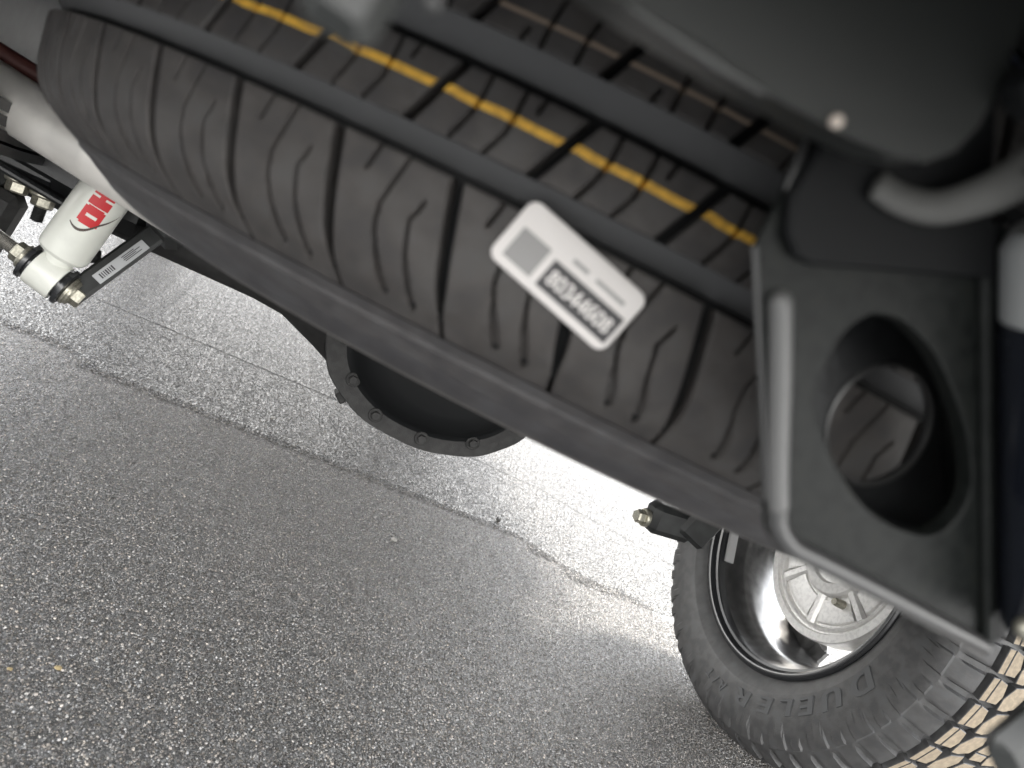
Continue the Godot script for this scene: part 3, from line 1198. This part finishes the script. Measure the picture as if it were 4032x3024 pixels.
func shock(t: Node3D, e: Vector3, up: Vector3, label: String, detail: bool) -> void:
	var ax := Vector3(0.955, -0.27, 0.03).normalized()
	up = (up - ax * up.dot(ax) * 0.5).normalized()
	var b := basis_y(up)
	# body
	mb()
	var xf := Transform3D(b, e)
	lathe([Vector2(0.0, 0.0255), Vector2(0.0185, 0.0255), Vector2(0.0245, 0.0275), Vector2(0.0275, 0.031), Vector2(0.0285, 0.0365), Vector2(0.0285, 0.36), Vector2(0.026, 0.366), Vector2(0.0, 0.366)], 56, xf)
	var s := out("shock_absorber", t, M["shock white"], 30.0)
	s.set_meta("label", label)
	mb()
	lathe([Vector2(0.0075, 0.3), Vector2(0.0075, 0.5)], 16, xf)
	out("piston_rod", s, M["zinc"])
	# eye
	mb()
	var xe := Transform3D(basis_y(ax), e)
	lathe([Vector2(0.015, -0.0165), Vector2(0.0225, -0.0165), Vector2(0.0235, -0.0145), Vector2(0.0235, 0.0145), Vector2(0.0225, 0.0165), Vector2(0.015, 0.0165)], 40, xe)
	lathe([Vector2(0.019, 0.012), Vector2(0.016, 0.018), Vector2(0.018, 0.03)], 24, xf)
	out("eye", s, M["shock white"], 30.0)
	for sg in [-1.0, 1.0]:
		mb()
		lathe([Vector2(0.004, sg * 0.015), Vector2(0.0185, sg * 0.015), Vector2(0.0185, sg * 0.0195), Vector2(0.0235, sg * 0.0205), Vector2(0.0235, sg * 0.025), Vector2(0.019, sg * 0.027), Vector2(0.004, sg * 0.027)], 32, xe)
		out("bushing", s, M["gloss black"], 30.0)
	mb()
	lathe([Vector2(0.0, 0.0275), Vector2(0.0185, 0.0275), Vector2(0.0185, 0.0305), Vector2(0.0, 0.0305)], 32, xe)
	hexbolt(e + ax * 0.0302, ax, 0.0125, 0.016, 1.3)
	out("bolt", s, M["zinc"], 20.0)
	mb()
	hexbolt(e - ax * 0.0272, -ax, 0.0125, 0.015, 1.25)
	out("nut", s, M["zinc"], 20.0)
	mb()
	var thread := []
	for k in 15:
		var y := 0.039 + k * 0.0019
		thread.append(Vector2(0.0072, -y))
		thread.append(Vector2(0.0081, -y - 0.0009))
	thread.append(Vector2(0.006, -0.07))
	thread.append(Vector2(0.0, -0.07))
	lathe(thread, 20, xe)
	out("bolt_thread", s, M["steel thread"], 20.0)
	if not detail:
		return
	# red lettering running down the body, towards the camera
	var look := (Vector3(-0.306, 0.511, 1.121) - e)
	look = (look - up * look.dot(up)).normalized()
	var side := up.cross(look).normalized()
	var on := func(a: float, y: float, lift: float) -> Vector3:
		# a: metres round the body, y: metres up from the eye
		var g := a / 0.0285
		return e + up * y + (look * cos(g) + side * sin(g)) * (0.0285 + lift)
	var patch := func(a0: float, a1: float, y0: float, y1: float, lift: float) -> void:
		var rr := []
		for j in 2:
			var r := PackedVector3Array()
			for k in 7:
				r.append(on.call(lerpf(a0, a1, k / 6.0), [y0, y1][j], lift))
			rr.append(r)
		var i0 := I.size()
		grid(rr, false, false, false)
		for k in range(i0, I.size(), 3):
			var n := (V[I[k + 2]] - V[I[k]]).cross(V[I[k + 1]] - V[I[k]])
			if n.dot(V[I[k]] - e - up * 0.12) < 0.0:
				var q := I[k + 1]
				I[k + 1] = I[k + 2]
				I[k + 2] = q
	# letters as bold blocks: each list of rectangles (across 0..1, down 0..1); the word reads downwards
	var shapes := {
		"R": [[0, 1, 0, 0.24], [0, 0.4, 0.24, 0.46], [0.62, 1, 0.24, 0.46], [0, 1, 0.46, 0.64], [0, 0.4, 0.64, 1], [0.6, 1, 0.64, 1]],
		"A": [[0, 1, 0, 0.24], [0, 0.38, 0.24, 1], [0.62, 1, 0.24, 1], [0.38, 0.62, 0.5, 0.7]],
		"N": [[0, 0.36, 0, 1], [0.64, 1, 0, 1], [0.36, 0.5, 0.1, 0.55], [0.5, 0.64, 0.4, 0.9]],
		"C": [[0, 1, 0, 0.26], [0, 0.42, 0.26, 0.74], [0, 1, 0.74, 1]],
		"H": [[0, 0.44, 0, 1], [0.56, 1, 0, 1], [0.44, 0.56, 0.38, 0.66]],
		"O": [[0.08, 0.92, 0, 0.12], [0, 1, 0.12, 0.24], [0, 0.42, 0.24, 0.76], [0.58, 1, 0.24, 0.76], [0, 1, 0.76, 0.88], [0.08, 0.92, 0.88, 1]]}
	mb()
	var y := 0.078 + 5.0 * 0.0245
	for ch in "RANCHO":
		for q in shapes[ch]:
			# text height runs across the body (tops to the right), width down it
			patch.call(0.0125 - 0.023 * q[3] + 0.001, 0.0125 - 0.023 * q[2] + 0.001, y + 0.0235 * (1.0 - q[1]), y + 0.0235 * (1.0 - q[0]), 0.00025)
		y -= 0.0245
	out("red_lettering", s, M["red print"])
	mb()
	var ra := PackedVector3Array()
	var rb := PackedVector3Array()
	for k in 22:
		var u := k / 21.0
		var a := lerpf(-0.0135, 0.031, u)
		var yy := 0.0735 - 0.006 * sin(PI * minf(u * 1.6, 1.0)) + 0.031 * u * u
		var wd := 0.0016 * sin(PI * clampf(u * 0.9 + 0.08, 0, 1)) + 0.0003
		ra.append(on.call(a, yy - wd, 0.0003))
		rb.append(on.call(a, yy + wd, 0.0003))
	grid([ra, rb], false, false, false)
	out("dark_swoosh", s, M["dark print"])

func lever(t: Node3D) -> void:
	# black mount from the shock's bolt up to the axle, with a paper label
	mb()
	var a := Vector3(-0.4785, 0.286, 0.118)
	var d := Vector3(0.052, 0.108, -0.05)
	var y := d.normalized()
	var x := y.cross(Vector3(-0.2, 0.1, 1)).normalized()
	var b := Basis(x, y, x.cross(y))
	bx(a + d * 0.5, Vector3(0.026, d.length() + 0.02, 0.01), b, 0.003)
	bx(a + d * 0.52 - x * 0.012 - b.z * 0.02, Vector3(0.006, d.length(), 0.04), b, 0.002)
	bx(a + d * 0.35 - x * 0.03 - b.z * 0.01, Vector3(0.03, 0.02, 0.02), b, 0.008)
	bx(a + d, Vector3(0.05, 0.03, 0.06), b, 0.01)
	var o := out("shock_mount", t, M["satin black"])
	mb()
	bx(a + d * 0.47 + x * 0.004 + b.z * 0.0053, Vector3(0.0135, 0.072, 0.0008), b, 0.0002)
	var l := out("paper_label", o, M["label white"])
	mb()
	for k in 4:
		bx(a + d * 0.47 + x * (0.0005 + 0.002 * k) + y * (0.012 + 0.004 * (k % 2)) + b.z * 0.0058, Vector3(0.0009, 0.018 + 0.006 * (k % 2), 0.0003), b)
	for k in 7:
		bx(a + d * 0.47 + x * 0.004 + y * (-0.012 - 0.0028 * k) + b.z * 0.0058, Vector3(0.007, 0.0012 if k % 3 else 0.0018, 0.0003), b)
	out("print", l, M["sticker print"])

func spring(t: Node3D) -> void:
	# leaves
	for k in 4:
		mb()
		var p := []
		var half := 0.68 - 0.13 * k
		for j in 13:
			var z := lerpf(-half, half, j / 12.0)
			p.append(Vector3(-0.597, 0.405 + 0.013 * (3 - k) + 0.08 * (z / 0.7) * (z / 0.7), z))
		var rows := []
		for q in p:
			rows.append(PackedVector3Array([q + Vector3(-0.032, -0.005, 0), q + Vector3(0.032, -0.005, 0), q + Vector3(0.032, 0.005, 0), q + Vector3(-0.032, 0.005, 0)]))
		grid(rows, true)
		out("spring_leaf", t, M["black paint"], 30.0)
	mb()
	bx(Vector3(-0.577, 0.378, 0.04), Vector3(0.10, 0.009, 0.13), Basis(Vector3(0, 0, 1), -0.12), 0.003)
	bx(Vector3(-0.585, 0.393, 0.03), Vector3(0.075, 0.024, 0.12), Basis(), 0.006)
	var pl := out("spring_plate", t, M["black paint"])
	for p in [[Vector3(-0.589, 0.3735, 0.062), 0.018, false], [Vector3(-0.5595, 0.3685, 0.06), 0.017, true]]:
		mb()
		var dn := Vector3(0.06, -1, 0.05)
		hexbolt(p[0], dn, 0.0125, p[1], 1.35)
		out("nut", pl, M["zinc"], 20.0)
		if p[2]:
			mb()
			var th := []
			for k in 12:
				th.append(Vector2(0.0066, 0.012 + k * 0.0019))
				th.append(Vector2(0.0074, 0.0129 + k * 0.0019))
			th.append(Vector2(0.0, 0.036))
			lathe(th, 18, Transform3D(basis_y(dn), p[0]))
			out("bolt_thread", pl, M["satin black"], 20.0)
	mb()
	bx(Vector3(-0.622, 0.31, 0.055), Vector3(0.085, 0.095, 0.05), Basis(Vector3(0, 0, 1), -0.12), 0.01)
	bx(Vector3(-0.63, 0.365, 0.05), Vector3(0.04, 0.04, 0.04), Basis(), 0.01)
	out("bump_stop", t, M["dusty black"])
	mb()
	tube([Vector3(-0.56, 0.40, 0.045), Vector3(-0.545, 0.42, 0.05), Vector3(-0.52, 0.43, 0.03), Vector3(-0.45, 0.425, 0.0)], 0.012, 12)
	out("brake_hose", t, M["black paint"])
	mb()
	bx(Vector3(-0.585, 0.425, 0.02), Vector3(0.16, 0.085, 0.15), Basis(Vector3(0, 0, 1), -0.1), 0.015)
	bx(Vector3(-0.5, 0.40, 0.0), Vector3(0.12, 0.08, 0.1), Basis(), 0.02)
	bx(Vector3(-0.66, 0.40, 0.06), Vector3(0.12, 0.12, 0.06), Basis(), 0.02)
	out("spring_seat", t, M["black paint"])

func exhaust(t: Node3D) -> void:
	mb()
	var path := []
	for k in 14:
		var u := k / 16.0
		path.append(Vector3(lerpf(-0.82, -0.16, u), 0.474 - 0.052 * smoothstep(0.1, 0.9, u), 0.225 + 0.012 * sin(u * 2.0)))
	path.append_array([Vector3(-0.25, 0.432, 0.215), Vector3(-0.225, 0.452, 0.17), Vector3(-0.215, 0.485, 0.12), Vector3(-0.21, 0.51, 0.05), Vector3(-0.21, 0.52, -0.1), Vector3(-0.21, 0.5, -0.8)])
	tube(smooth_path(path, 60), 0.0285, 32)
	var o := out("exhaust_pipe", t, M["pipe steel"])
	o.set_meta("label", "pale bare metal exhaust pipe")
	mb()
	tube([Vector3(-0.9, 0.516, 0.215), Vector3(-0.62, 0.499, 0.22), Vector3(-0.40, 0.475, 0.2), Vector3(-0.3, 0.48, 0.1), Vector3(-0.29, 0.5, -0.4)], 0.009, 14)
	out("brown_tube", t, M["maroon"])  # added tube; its colour paints a red reflection along the pipe's top
	mb()
	for x in [-0.82, -0.3]:
		bx(Vector3(x, 0.57, 0.225), Vector3(0.012, 0.2, 0.03), Basis(), 0.003)
	out("pipe_hanger", t, M["satin black"])

func underbody(t: Node3D) -> void:
	for x in [-0.71, 0.71]:
		mb()
		bx(Vector3(x, 0.66, 0.05), Vector3(0.012, 0.40, 2.1), Basis(), 0.003)
		out("inner_liner", t, M["satin black"])
	for x in [-0.56, 0.56]:
		mb()
		bx(Vector3(x, 0.66, -1.25), Vector3(0.07, 0.13, 4.4), Basis(), 0.012)
		out("frame_rail", t, M["black paint"])
	for z in [0.02, -0.9, -1.8]:
		mb()
		bx(Vector3(0, 0.66, z), Vector3(1.06, 0.09, 0.08), Basis(), 0.01)
		out("crossmember", t, M["black paint"])
	mb()
	bx(Vector3(0, 0.62 + 0.22, -0.2), Vector3(1.7, 0.025, 2.4), Basis(), 0.005)
	for k in 9:
		bx(Vector3(0, 0.815, -1.2 + k * 0.26), Vector3(1.5, 0.03, 0.07), Basis(), 0.008)
	out("bed_floor", t, M["satin black"])
	mb()
	bx(Vector3(0, 0.68, -2.2), Vector3(1.72, 0.03, 1.7), Basis(), 0.01)
	bx(Vector3(0, 0.65, -2.2), Vector3(0.5, 0.06, 1.5), Basis(), 0.02)
	out("cab_floor", t, M["black paint"])
	mb()
	bx(Vector3(0.27, 0.63, -1.0), Vector3(0.45, 0.2, 0.75), Basis(), 0.05)
	out("fuel_tank", t, M["plastic"])
	mb()
	for x in [-0.96, 0.96]:
		bx(Vector3(x, 1.0, -1.05), Vector3(0.06, 0.62, 0.85), Basis(), 0.02)
		bx(Vector3(x, 1.0, 0.8), Vector3(0.06, 0.56, 0.6), Basis(), 0.02)
		bx(Vector3(x, 1.12, 0.0), Vector3(0.06, 0.4, 1.3), Basis(), 0.02)
		bx(Vector3(x * 0.97, 0.70, -2.2), Vector3(0.1, 0.16, 1.9), Basis(), 0.03)
		bx(Vector3(x, 0.95, -2.25), Vector3(0.08, 0.75, 1.75), Basis(), 0.03)
		bx(Vector3(x, 0.98, -3.6), Vector3(0.08, 0.3, 1.1), Basis(), 0.03)
	bx(Vector3(0, 1.08, 1.06), Vector3(1.86, 0.5, 0.05), Basis(), 0.02)
	bx(Vector3(0, 1.08, -3.7), Vector3(1.9, 0.08, 1.2), Basis(), 0.03)
	bx(Vector3(0, 1.85, -2.0), Vector3(1.5, 0.06, 1.5), Basis(), 0.03)
	for x in [-0.8, 0.8]:
		for z in [-1.35, -2.1, -2.8]:
			bx(Vector3(x, 1.58, z), Vector3(0.07, 0.55, 0.08), Basis(Vector3(0, 0, 1), 0.15 * signf(x)), 0.02)
	out("body_panel", t, M["body blue"])
	mb()
	bx(Vector3(0, 0.9, -4.28), Vector3(1.85, 0.26, 0.2), Basis(), 0.06)
	out("front_bumper", t, M["plastic"])
	mb()
	bx(Vector3(0, 0.74, -3.6), Vector3(1.1, 0.05, 1.0), Basis(), 0.02)
	out("skid_plate", t, M["black paint"])
	mb()
	bx(Vector3(0, 0.70, 0.955), Vector3(1.1, 0.06, 0.05), Basis(), 0.012)
	out("rear_crossmember", t, M["black paint"])
	# bumper skin with its rounded corner beside the hitch opening
	mb()
	var pts := [Vector2(-0.95, 0.74), Vector2(-0.95, 0.567), Vector2(-0.6, 0.567), Vector2(-0.4, 0.567), Vector2(-0.263, 0.5675), Vector2(-0.237, 0.569), Vector2(-0.215, 0.5715), Vector2(-0.203, 0.5737), Vector2(-0.1945, 0.5768), Vector2(-0.1895, 0.582), Vector2(-0.1873, 0.589), Vector2(-0.1876, 0.6), Vector2(-0.1915, 0.615), Vector2(-0.197, 0.63), Vector2(-0.205, 0.66), Vector2(-0.21, 0.74)]
	extr(PackedVector2Array(pts), 0.968, 0.980, Transform3D(), 0.0022)
	var bs := out("bumper_skin", t, M["plastic"], 50.0)
	mb()
	var mir := PackedVector2Array()
	for k in range(pts.size() - 1, -1, -1):
		mir.append(Vector2(-pts[k].x, pts[k].y))
	extr(mir, 0.968, 0.980, Transform3D(), 0.0022)
	out("bumper_skin", t, M["plastic"], 50.0)
	mb()
	tube([Vector3(-0.268, 0.5672, 0.9808), Vector3(-0.25, 0.5676, 0.9812), Vector3(-0.2365, 0.5686, 0.981)], [0.0008, 0.0013, 0.0008], 10)
	out("trim_strip", bs, M["grey hook"])  # paler bead along part of the skin's lower edge
	mb()
	sphere(Vector3(-0.2193, 0.5722, 0.981), 0.0014, 14)
	out("clip", bs, M["pale bolt"])
	mb()
	bx(Vector3(0, 0.70, 1.11), Vector3(1.9, 0.2, 0.24), Basis(), 0.03)
	out("rear_bumper", t, M["plastic"])
	mb()
	bx(Vector3(-0.1835, 0.5985, 0.985), Vector3(0.012, 0.010, 0.012), Basis(), 0.003)
	out("skin_clip", bs, M["deep black"])  # black box added to read as a dark notch in the skin
	# a tab hanging in front of the lens' upper edge
	mb()
	bx(Vector3(-0.3075, 0.5685, 1.0), Vector3(0.0125, 0.072, 0.008), Basis(Vector3(0, 0, 1), -0.1), 0.003)
	var tab := out("bumper_tab", t, M["plastic"])
	mb()
	sphere(Vector3(-0.3, 0.5445, 1.0), 0.0018, 12)
	out("rivet", tab, M["lip paint"])

func smooth_path(p: Array, n: int) -> Array:
	var c := Curve3D.new()
	for k in p.size():
		var d: Vector3 = (p[mini(k + 1, p.size() - 1)] - p[maxi(k - 1, 0)]) * 0.17
		c.add_point(p[k], -d, d)
	var l := c.get_baked_length()
	var r := []
	for k in n + 1:
		r.append(c.sample_baked(l * k / n, true))
	return r

func ring_between(outline: Array, hole: Array, z: float, n: int, cen: Vector2) -> Array:
	# both rings sampled at the same angles around the hole's centre
	var out_r := PackedVector3Array()
	var in_r := PackedVector3Array()
	for k in n:
		var a := TAU * k / n
		var d := Vector2(cos(a), sin(a))
		for which in 2:
			var poly: Array = [outline, hole][which]
			var best := 0.0
			for j in poly.size():
				var hit = Geometry2D.segment_intersects_segment(cen, cen + d * 0.5, poly[j], poly[(j + 1) % poly.size()])
				if hit != null:
					best = maxf(best, cen.distance_to(hit))
			var p := cen + d * best
			[out_r, in_r][which].append(Vector3(p.x, p.y, z))
	return [out_r, in_r]

func hitch(t: Node3D) -> void:
	var outline := [Vector2(-0.2035, 0.60), Vector2(-0.2055, 0.5775), Vector2(-0.2035, 0.566), Vector2(-0.2035, 0.5501), Vector2(-0.1919, 0.5341), Vector2(-0.1807, 0.5191), Vector2(-0.1631, 0.4942), Vector2(-0.158, 0.487), Vector2(-0.1498, 0.4831), Vector2(-0.1367, 0.4823), Vector2(-0.0988, 0.4810), Vector2(-0.0581, 0.4783), Vector2(-0.0987, 0.5305), Vector2(-0.1337, 0.5741), Vector2(-0.1477, 0.5891), Vector2(-0.1594, 0.6035), Vector2(-0.175, 0.635), Vector2(-0.205, 0.635)]
	var hole_pts := [Vector3(-0.1617, 0.5513, 0), Vector3(-0.1666, 0.5434, 0), Vector3(-0.1664, 0.5283, 0), Vector3(-0.1613, 0.5207, 0), Vector3(-0.1481, 0.512, 0), Vector3(-0.1321, 0.5051, 0), Vector3(-0.1157, 0.5036, 0), Vector3(-0.1022, 0.5074, 0), Vector3(-0.0989, 0.5197, 0), Vector3(-0.1076, 0.5319, 0), Vector3(-0.1204, 0.5416, 0), Vector3(-0.1369, 0.5503, 0), Vector3(-0.1521, 0.5535, 0), Vector3(-0.1617, 0.5513, 0)]
	var hole := []
	for p in smooth_path(hole_pts, 60):
		hole.append(Vector2(p.x, p.y))
	var cen := Vector2(-0.133, 0.527)
	var n := 120
	var front := ring_between(outline, hole, 0.95, n, cen)
	mb()
	var lvl := func(r: PackedVector3Array, grow: float, z: float) -> PackedVector3Array:
		var q := PackedVector3Array()
		for p in r:
			var d := (Vector2(p.x, p.y) - cen)
			d = d.normalized() * (d.length() + grow)
			q.append(Vector3(cen.x + d.x, cen.y + d.y, z))
		return q
	# the bracket tapers to the right as it goes back
	var shift := func(r: PackedVector3Array) -> PackedVector3Array:
		var q := PackedVector3Array()
		for p in r:
			q.append(p + Vector3(0.0225, 0.006, 0))
		return q
	# front face, rim of the hole, outer wall, back face
	grid([lvl.call(front[1], 0.0, 0.9445), lvl.call(front[1], 0.0, 0.9485), lvl.call(front[1], 0.0006, 0.9496), lvl.call(front[1], 0.0016, 0.95), front[0], lvl.call(front[0], 0.0004, 0.9485), shift.call(lvl.call(front[0], 0.0, 0.912)), shift.call(lvl.call(front[0], -0.003, 0.912)), lvl.call(front[0], -0.003, 0.9445)], true, true)
	var o := out("hitch_bracket", t, M["bracket paint"], 30.0)
	o.set_meta("label", "dark steel hitch bracket with a large oval hole")
	# back wall with a smaller round hole
	var hole2 := []
	for k in 48:
		var a := TAU * k / 48.0
		hole2.append(Vector2(-0.1075, 0.5295) + Vector2(cos(a), sin(a)) * 0.0208)
	var back := ring_between(outline, hole2, 0.914, 96, Vector2(-0.1075, 0.5295))
	var inset := PackedVector3Array()
	for p in back[0]:
		var d := (Vector2(p.x, p.y) - Vector2(-0.1075, 0.5295))
		d -= d.normalized() * 0.0035
		inset.append(Vector3(-0.1075 + d.x, 0.5295 + d.y, 0.914))
	var back_low := PackedVector3Array()
	for p in back[1]:
		back_low.append(p + Vector3(0, 0, -0.003))
	inset = shift.call(inset)
	mb()
	grid([inset, back[1], back_low], true, false, false)
	out("back_wall", o, M["black paint"], 30.0)
	mb()
	var rim := []
	for k in 61:
		var a := TAU * k / 60.0
		rim.append(Vector3(-0.1075 + cos(a) * 0.0208, 0.5295 + sin(a) * 0.0208, 0.9143))
	tube(rim, 0.0009, 8, false, 1.0, Vector3(0, 0, 1))
	out("hole_rim", o, M["lip paint"])
	# raised rolled lip along the left and lower edges
	mb()
	tube(smooth_path([Vector3(-0.1595, 0.4935, 0.9515), Vector3(-0.157, 0.4895, 0.9515), Vector3(-0.1494, 0.4858, 0.9515), Vector3(-0.1371, 0.4852, 0.9515), Vector3(-0.1033, 0.4838, 0.9515), Vector3(-0.0623, 0.4815, 0.951)], 50), 0.0028, 14)
	out("rolled_lip", o, M["lip paint"])
	mb()
	tube(smooth_path([Vector3(-0.1466, 0.5865, 0.951), Vector3(-0.1279, 0.5640, 0.951), Vector3(-0.1014, 0.5312, 0.951), Vector3(-0.0623, 0.4833, 0.951)], 24), 0.0022, 12)
	out("edge_bead", o, M["bracket paint"])
	mb()
	tube(smooth_path([Vector3(-0.1918, 0.5437, 0.9512), Vector3(-0.1801, 0.5255, 0.9515), Vector3(-0.1668, 0.5042, 0.9515), Vector3(-0.1597, 0.4938, 0.9515)], 30), [0.0012, 0.0025] + swell(0.0031, 0.0029, 29), 14)
	out("worn_lip", o, M["worn lip"])  # left stretch of the lip, paler than the lower one
	mb()
	tube([Vector3(-0.1415, 0.589, 0.944), Vector3(-0.1228, 0.5664, 0.944), Vector3(-0.0963, 0.5336, 0.944), Vector3(-0.057, 0.4855, 0.944)], 0.0065, 14)
	out("side_rib", o, M["deep black"])
	mb()
	tube(smooth_path([Vector3(-0.2035, 0.5501, 0.9496), Vector3(-0.1919, 0.5341, 0.9496), Vector3(-0.1807, 0.5191, 0.9496), Vector3(-0.1631, 0.4942, 0.9496)], 20), 0.0008, 8)
	tube([Vector3(-0.205, 0.579, 0.9496), Vector3(-0.2042, 0.574, 0.9499), Vector3(-0.2034, 0.5655, 0.9496)], [0.0005, 0.0012, 0.0005], 8)
	out("worn_edge", o, M["lip paint"])  # thin lines at the left outline, paler than the bracket face
	mb()
	extr(PackedVector2Array([Vector2(-0.2035, 0.5645), Vector2(-0.1995, 0.556), Vector2(-0.1945, 0.5523), Vector2(-0.189, 0.5525), Vector2(-0.135, 0.5752), Vector2(-0.149, 0.5905), Vector2(-0.17, 0.62), Vector2(-0.203, 0.605)]), 0.9502, 0.954, Transform3D(), 0.001)
	out("upper_plate", o, M["deep black"])  # black sheet added to darken the upper part of the bracket face
	# glossy round bar and its bolt to the right of the bracket
	mb()
	tube([Vector3(-0.1124, 0.5785, 0.9654), Vector3(-0.0825, 0.5422, 0.9654), Vector3(-0.0511, 0.504, 0.9654)], 0.0225, 40)
	var bar := out("glossy_bar", t, M["gloss paint"])
	mb()
	tube([Vector3(-0.1276, 0.5972, 0.9654), Vector3(-0.1246, 0.5937, 0.9654), Vector3(-0.1119, 0.5782, 0.9654), Vector3(-0.1091, 0.5747, 0.9654)], [0.019, 0.0222, 0.0222, 0.0226], 24)
	out("pale_sleeve", bar, M["sleeve"])  # pale piece paints the sky's reflection on the bar's upper end
	mb()
	sphere(Vector3(-0.0758, 0.4945, 0.968), 0.0034, 16)
	out("bolt_head", t, M["zinc"])
	mb()
	bx(Vector3(-0.036, 0.460, 0.965), Vector3(0.04, 0.03, 0.01), Basis(Vector3(0, 0, 1), -0.5), 0.005)
	out("bar_foot", t, M["plastic"])
	# curved grey hook above the bracket
	mb()
	tube(smooth_path([Vector3(-0.1862, 0.5768, 0.956), Vector3(-0.178, 0.5765, 0.957), Vector3(-0.168, 0.5795, 0.959), Vector3(-0.159, 0.5885, 0.962), Vector3(-0.1525, 0.5985, 0.963)], 30), [0.0016] + swell(0.0038, 0.0068, 30), 16, true, 0.45, Vector3(0, 0, 1))
	sphere(Vector3(-0.1525, 0.5985, 0.963), 0.0068, 16, Vector3(1, 1, 0.45))
	var hk := out("tow_hook", t, M["hook paint"])
	mb()
	sphere(Vector3(-0.1556, 0.5955, 0.9663), 0.0012, 10)
	out("pin", hk, M["black paint"])
	# square receiver tube under the crossmember
	mb()
	bx(Vector3(0.05, 0.63, 0.86), Vector3(0.07, 0.07, 0.2), Basis(), 0.006)
	out("receiver_tube", t, M["black paint"])

func swell(a: float, b: float, n: int) -> Array:
	var r := []
	for k in n:
		r.append(lerpf(a, b, pow(k / (n - 1.0), 2.0)))
	return r

# ---------------------------------------------------------------- ready
func _ready() -> void:
	rng.seed = 1
	var cam := Camera3D.new()
	cam.name = "camera"
	add_child(cam)
	cam.transform = Transform3D(Basis(Vector3(0.85218775, 0.45373331, 0.26058036), Vector3(-0.39879079, 0.88563895, -0.23792764), -Vector3(0.33873581, -0.09884198, -0.93567533)).orthonormalized(), Vector3(-0.30585373, 0.5114486, 1.12076686))
	var ca := CameraAttributesPhysical.new()
	ca.frustum_focal_length = 24.07
	ca.frustum_near = 0.02
	ca.frustum_far = 700.0
	ca.exposure_aperture = 7.6
	ca.frustum_focus_distance = 1.15
	cam.attributes = ca
	cam.fov = 53.0
	cam.near = 0.02
	cam.far = 700.0
	var we := WorldEnvironment.new()
	we.name = "world_environment"
	var e := Environment.new()
	e.background_mode = Environment.BG_SKY
	var sm := ProceduralSkyMaterial.new()
	sm.sky_top_color = Color(0.86, 0.87, 0.885)
	sm.sky_horizon_color = Color(0.985, 0.975, 0.955)
	sm.sky_curve = 0.2
	sm.ground_bottom_color = Color(0.3, 0.3, 0.3)
	sm.ground_horizon_color = Color(0.6, 0.6, 0.62)
	sm.sun_angle_max = 40.0
	var sky := Sky.new()
	sky.sky_material = sm
	e.sky = sky
	e.background_energy_multiplier = 1.0
	e.tonemap_mode = Environment.TONE_MAPPER_LINEAR
	e.tonemap_exposure = 8.8
	e.sdfgi_enabled = true
	e.ssao_enabled = true
	e.ssil_enabled = true
	we.environment = e
	add_child(we)
	var sun := DirectionalLight3D.new()
	sun.name = "sun"
	sun.light_energy = 0.3
	sun.light_angular_distance = 12.0
	sun.light_color = Color(1.0, 0.97, 0.92)
	sun.shadow_enabled = true
	add_child(sun)
	sun.look_at_from_position(Vector3(1.2, 2.2, -0.9), Vector3.ZERO)
	materials()
	setting()
	truck()
	spare()
	stone("pebble", Vector3(0.4987, 0.003, -0.7148), 0.008, M["stone dark"], "dark angular pebble on the shiny asphalt strip below the differential", "pebble")
	stone("pebble", Vector3(-0.1294, 0.003, -0.8243), 0.0055, M["stone pale"], "tiny white pebble on the shiny strip left of the differential", "pebble")
	stone("pebble", Vector3(0.144, 0.0, -0.3241), 0.007, M["stone pale"], "small pale pebble on rough asphalt in the middle of the ground", "pebble")
	stone("leaf_scrap", Vector3(-0.3187, 0.0, 0.3359), 0.004, M["leaf yellow"], "yellow leaf scrap on the ground at the lower left, the larger one", "leaf scrap", 0.25)
	stone("leaf_scrap", Vector3(-0.3582, 0.0, 0.356), 0.003, M["leaf yellow"], "small yellow scrap on the ground at the far left edge", "leaf scrap", 0.25)
	clean(self)
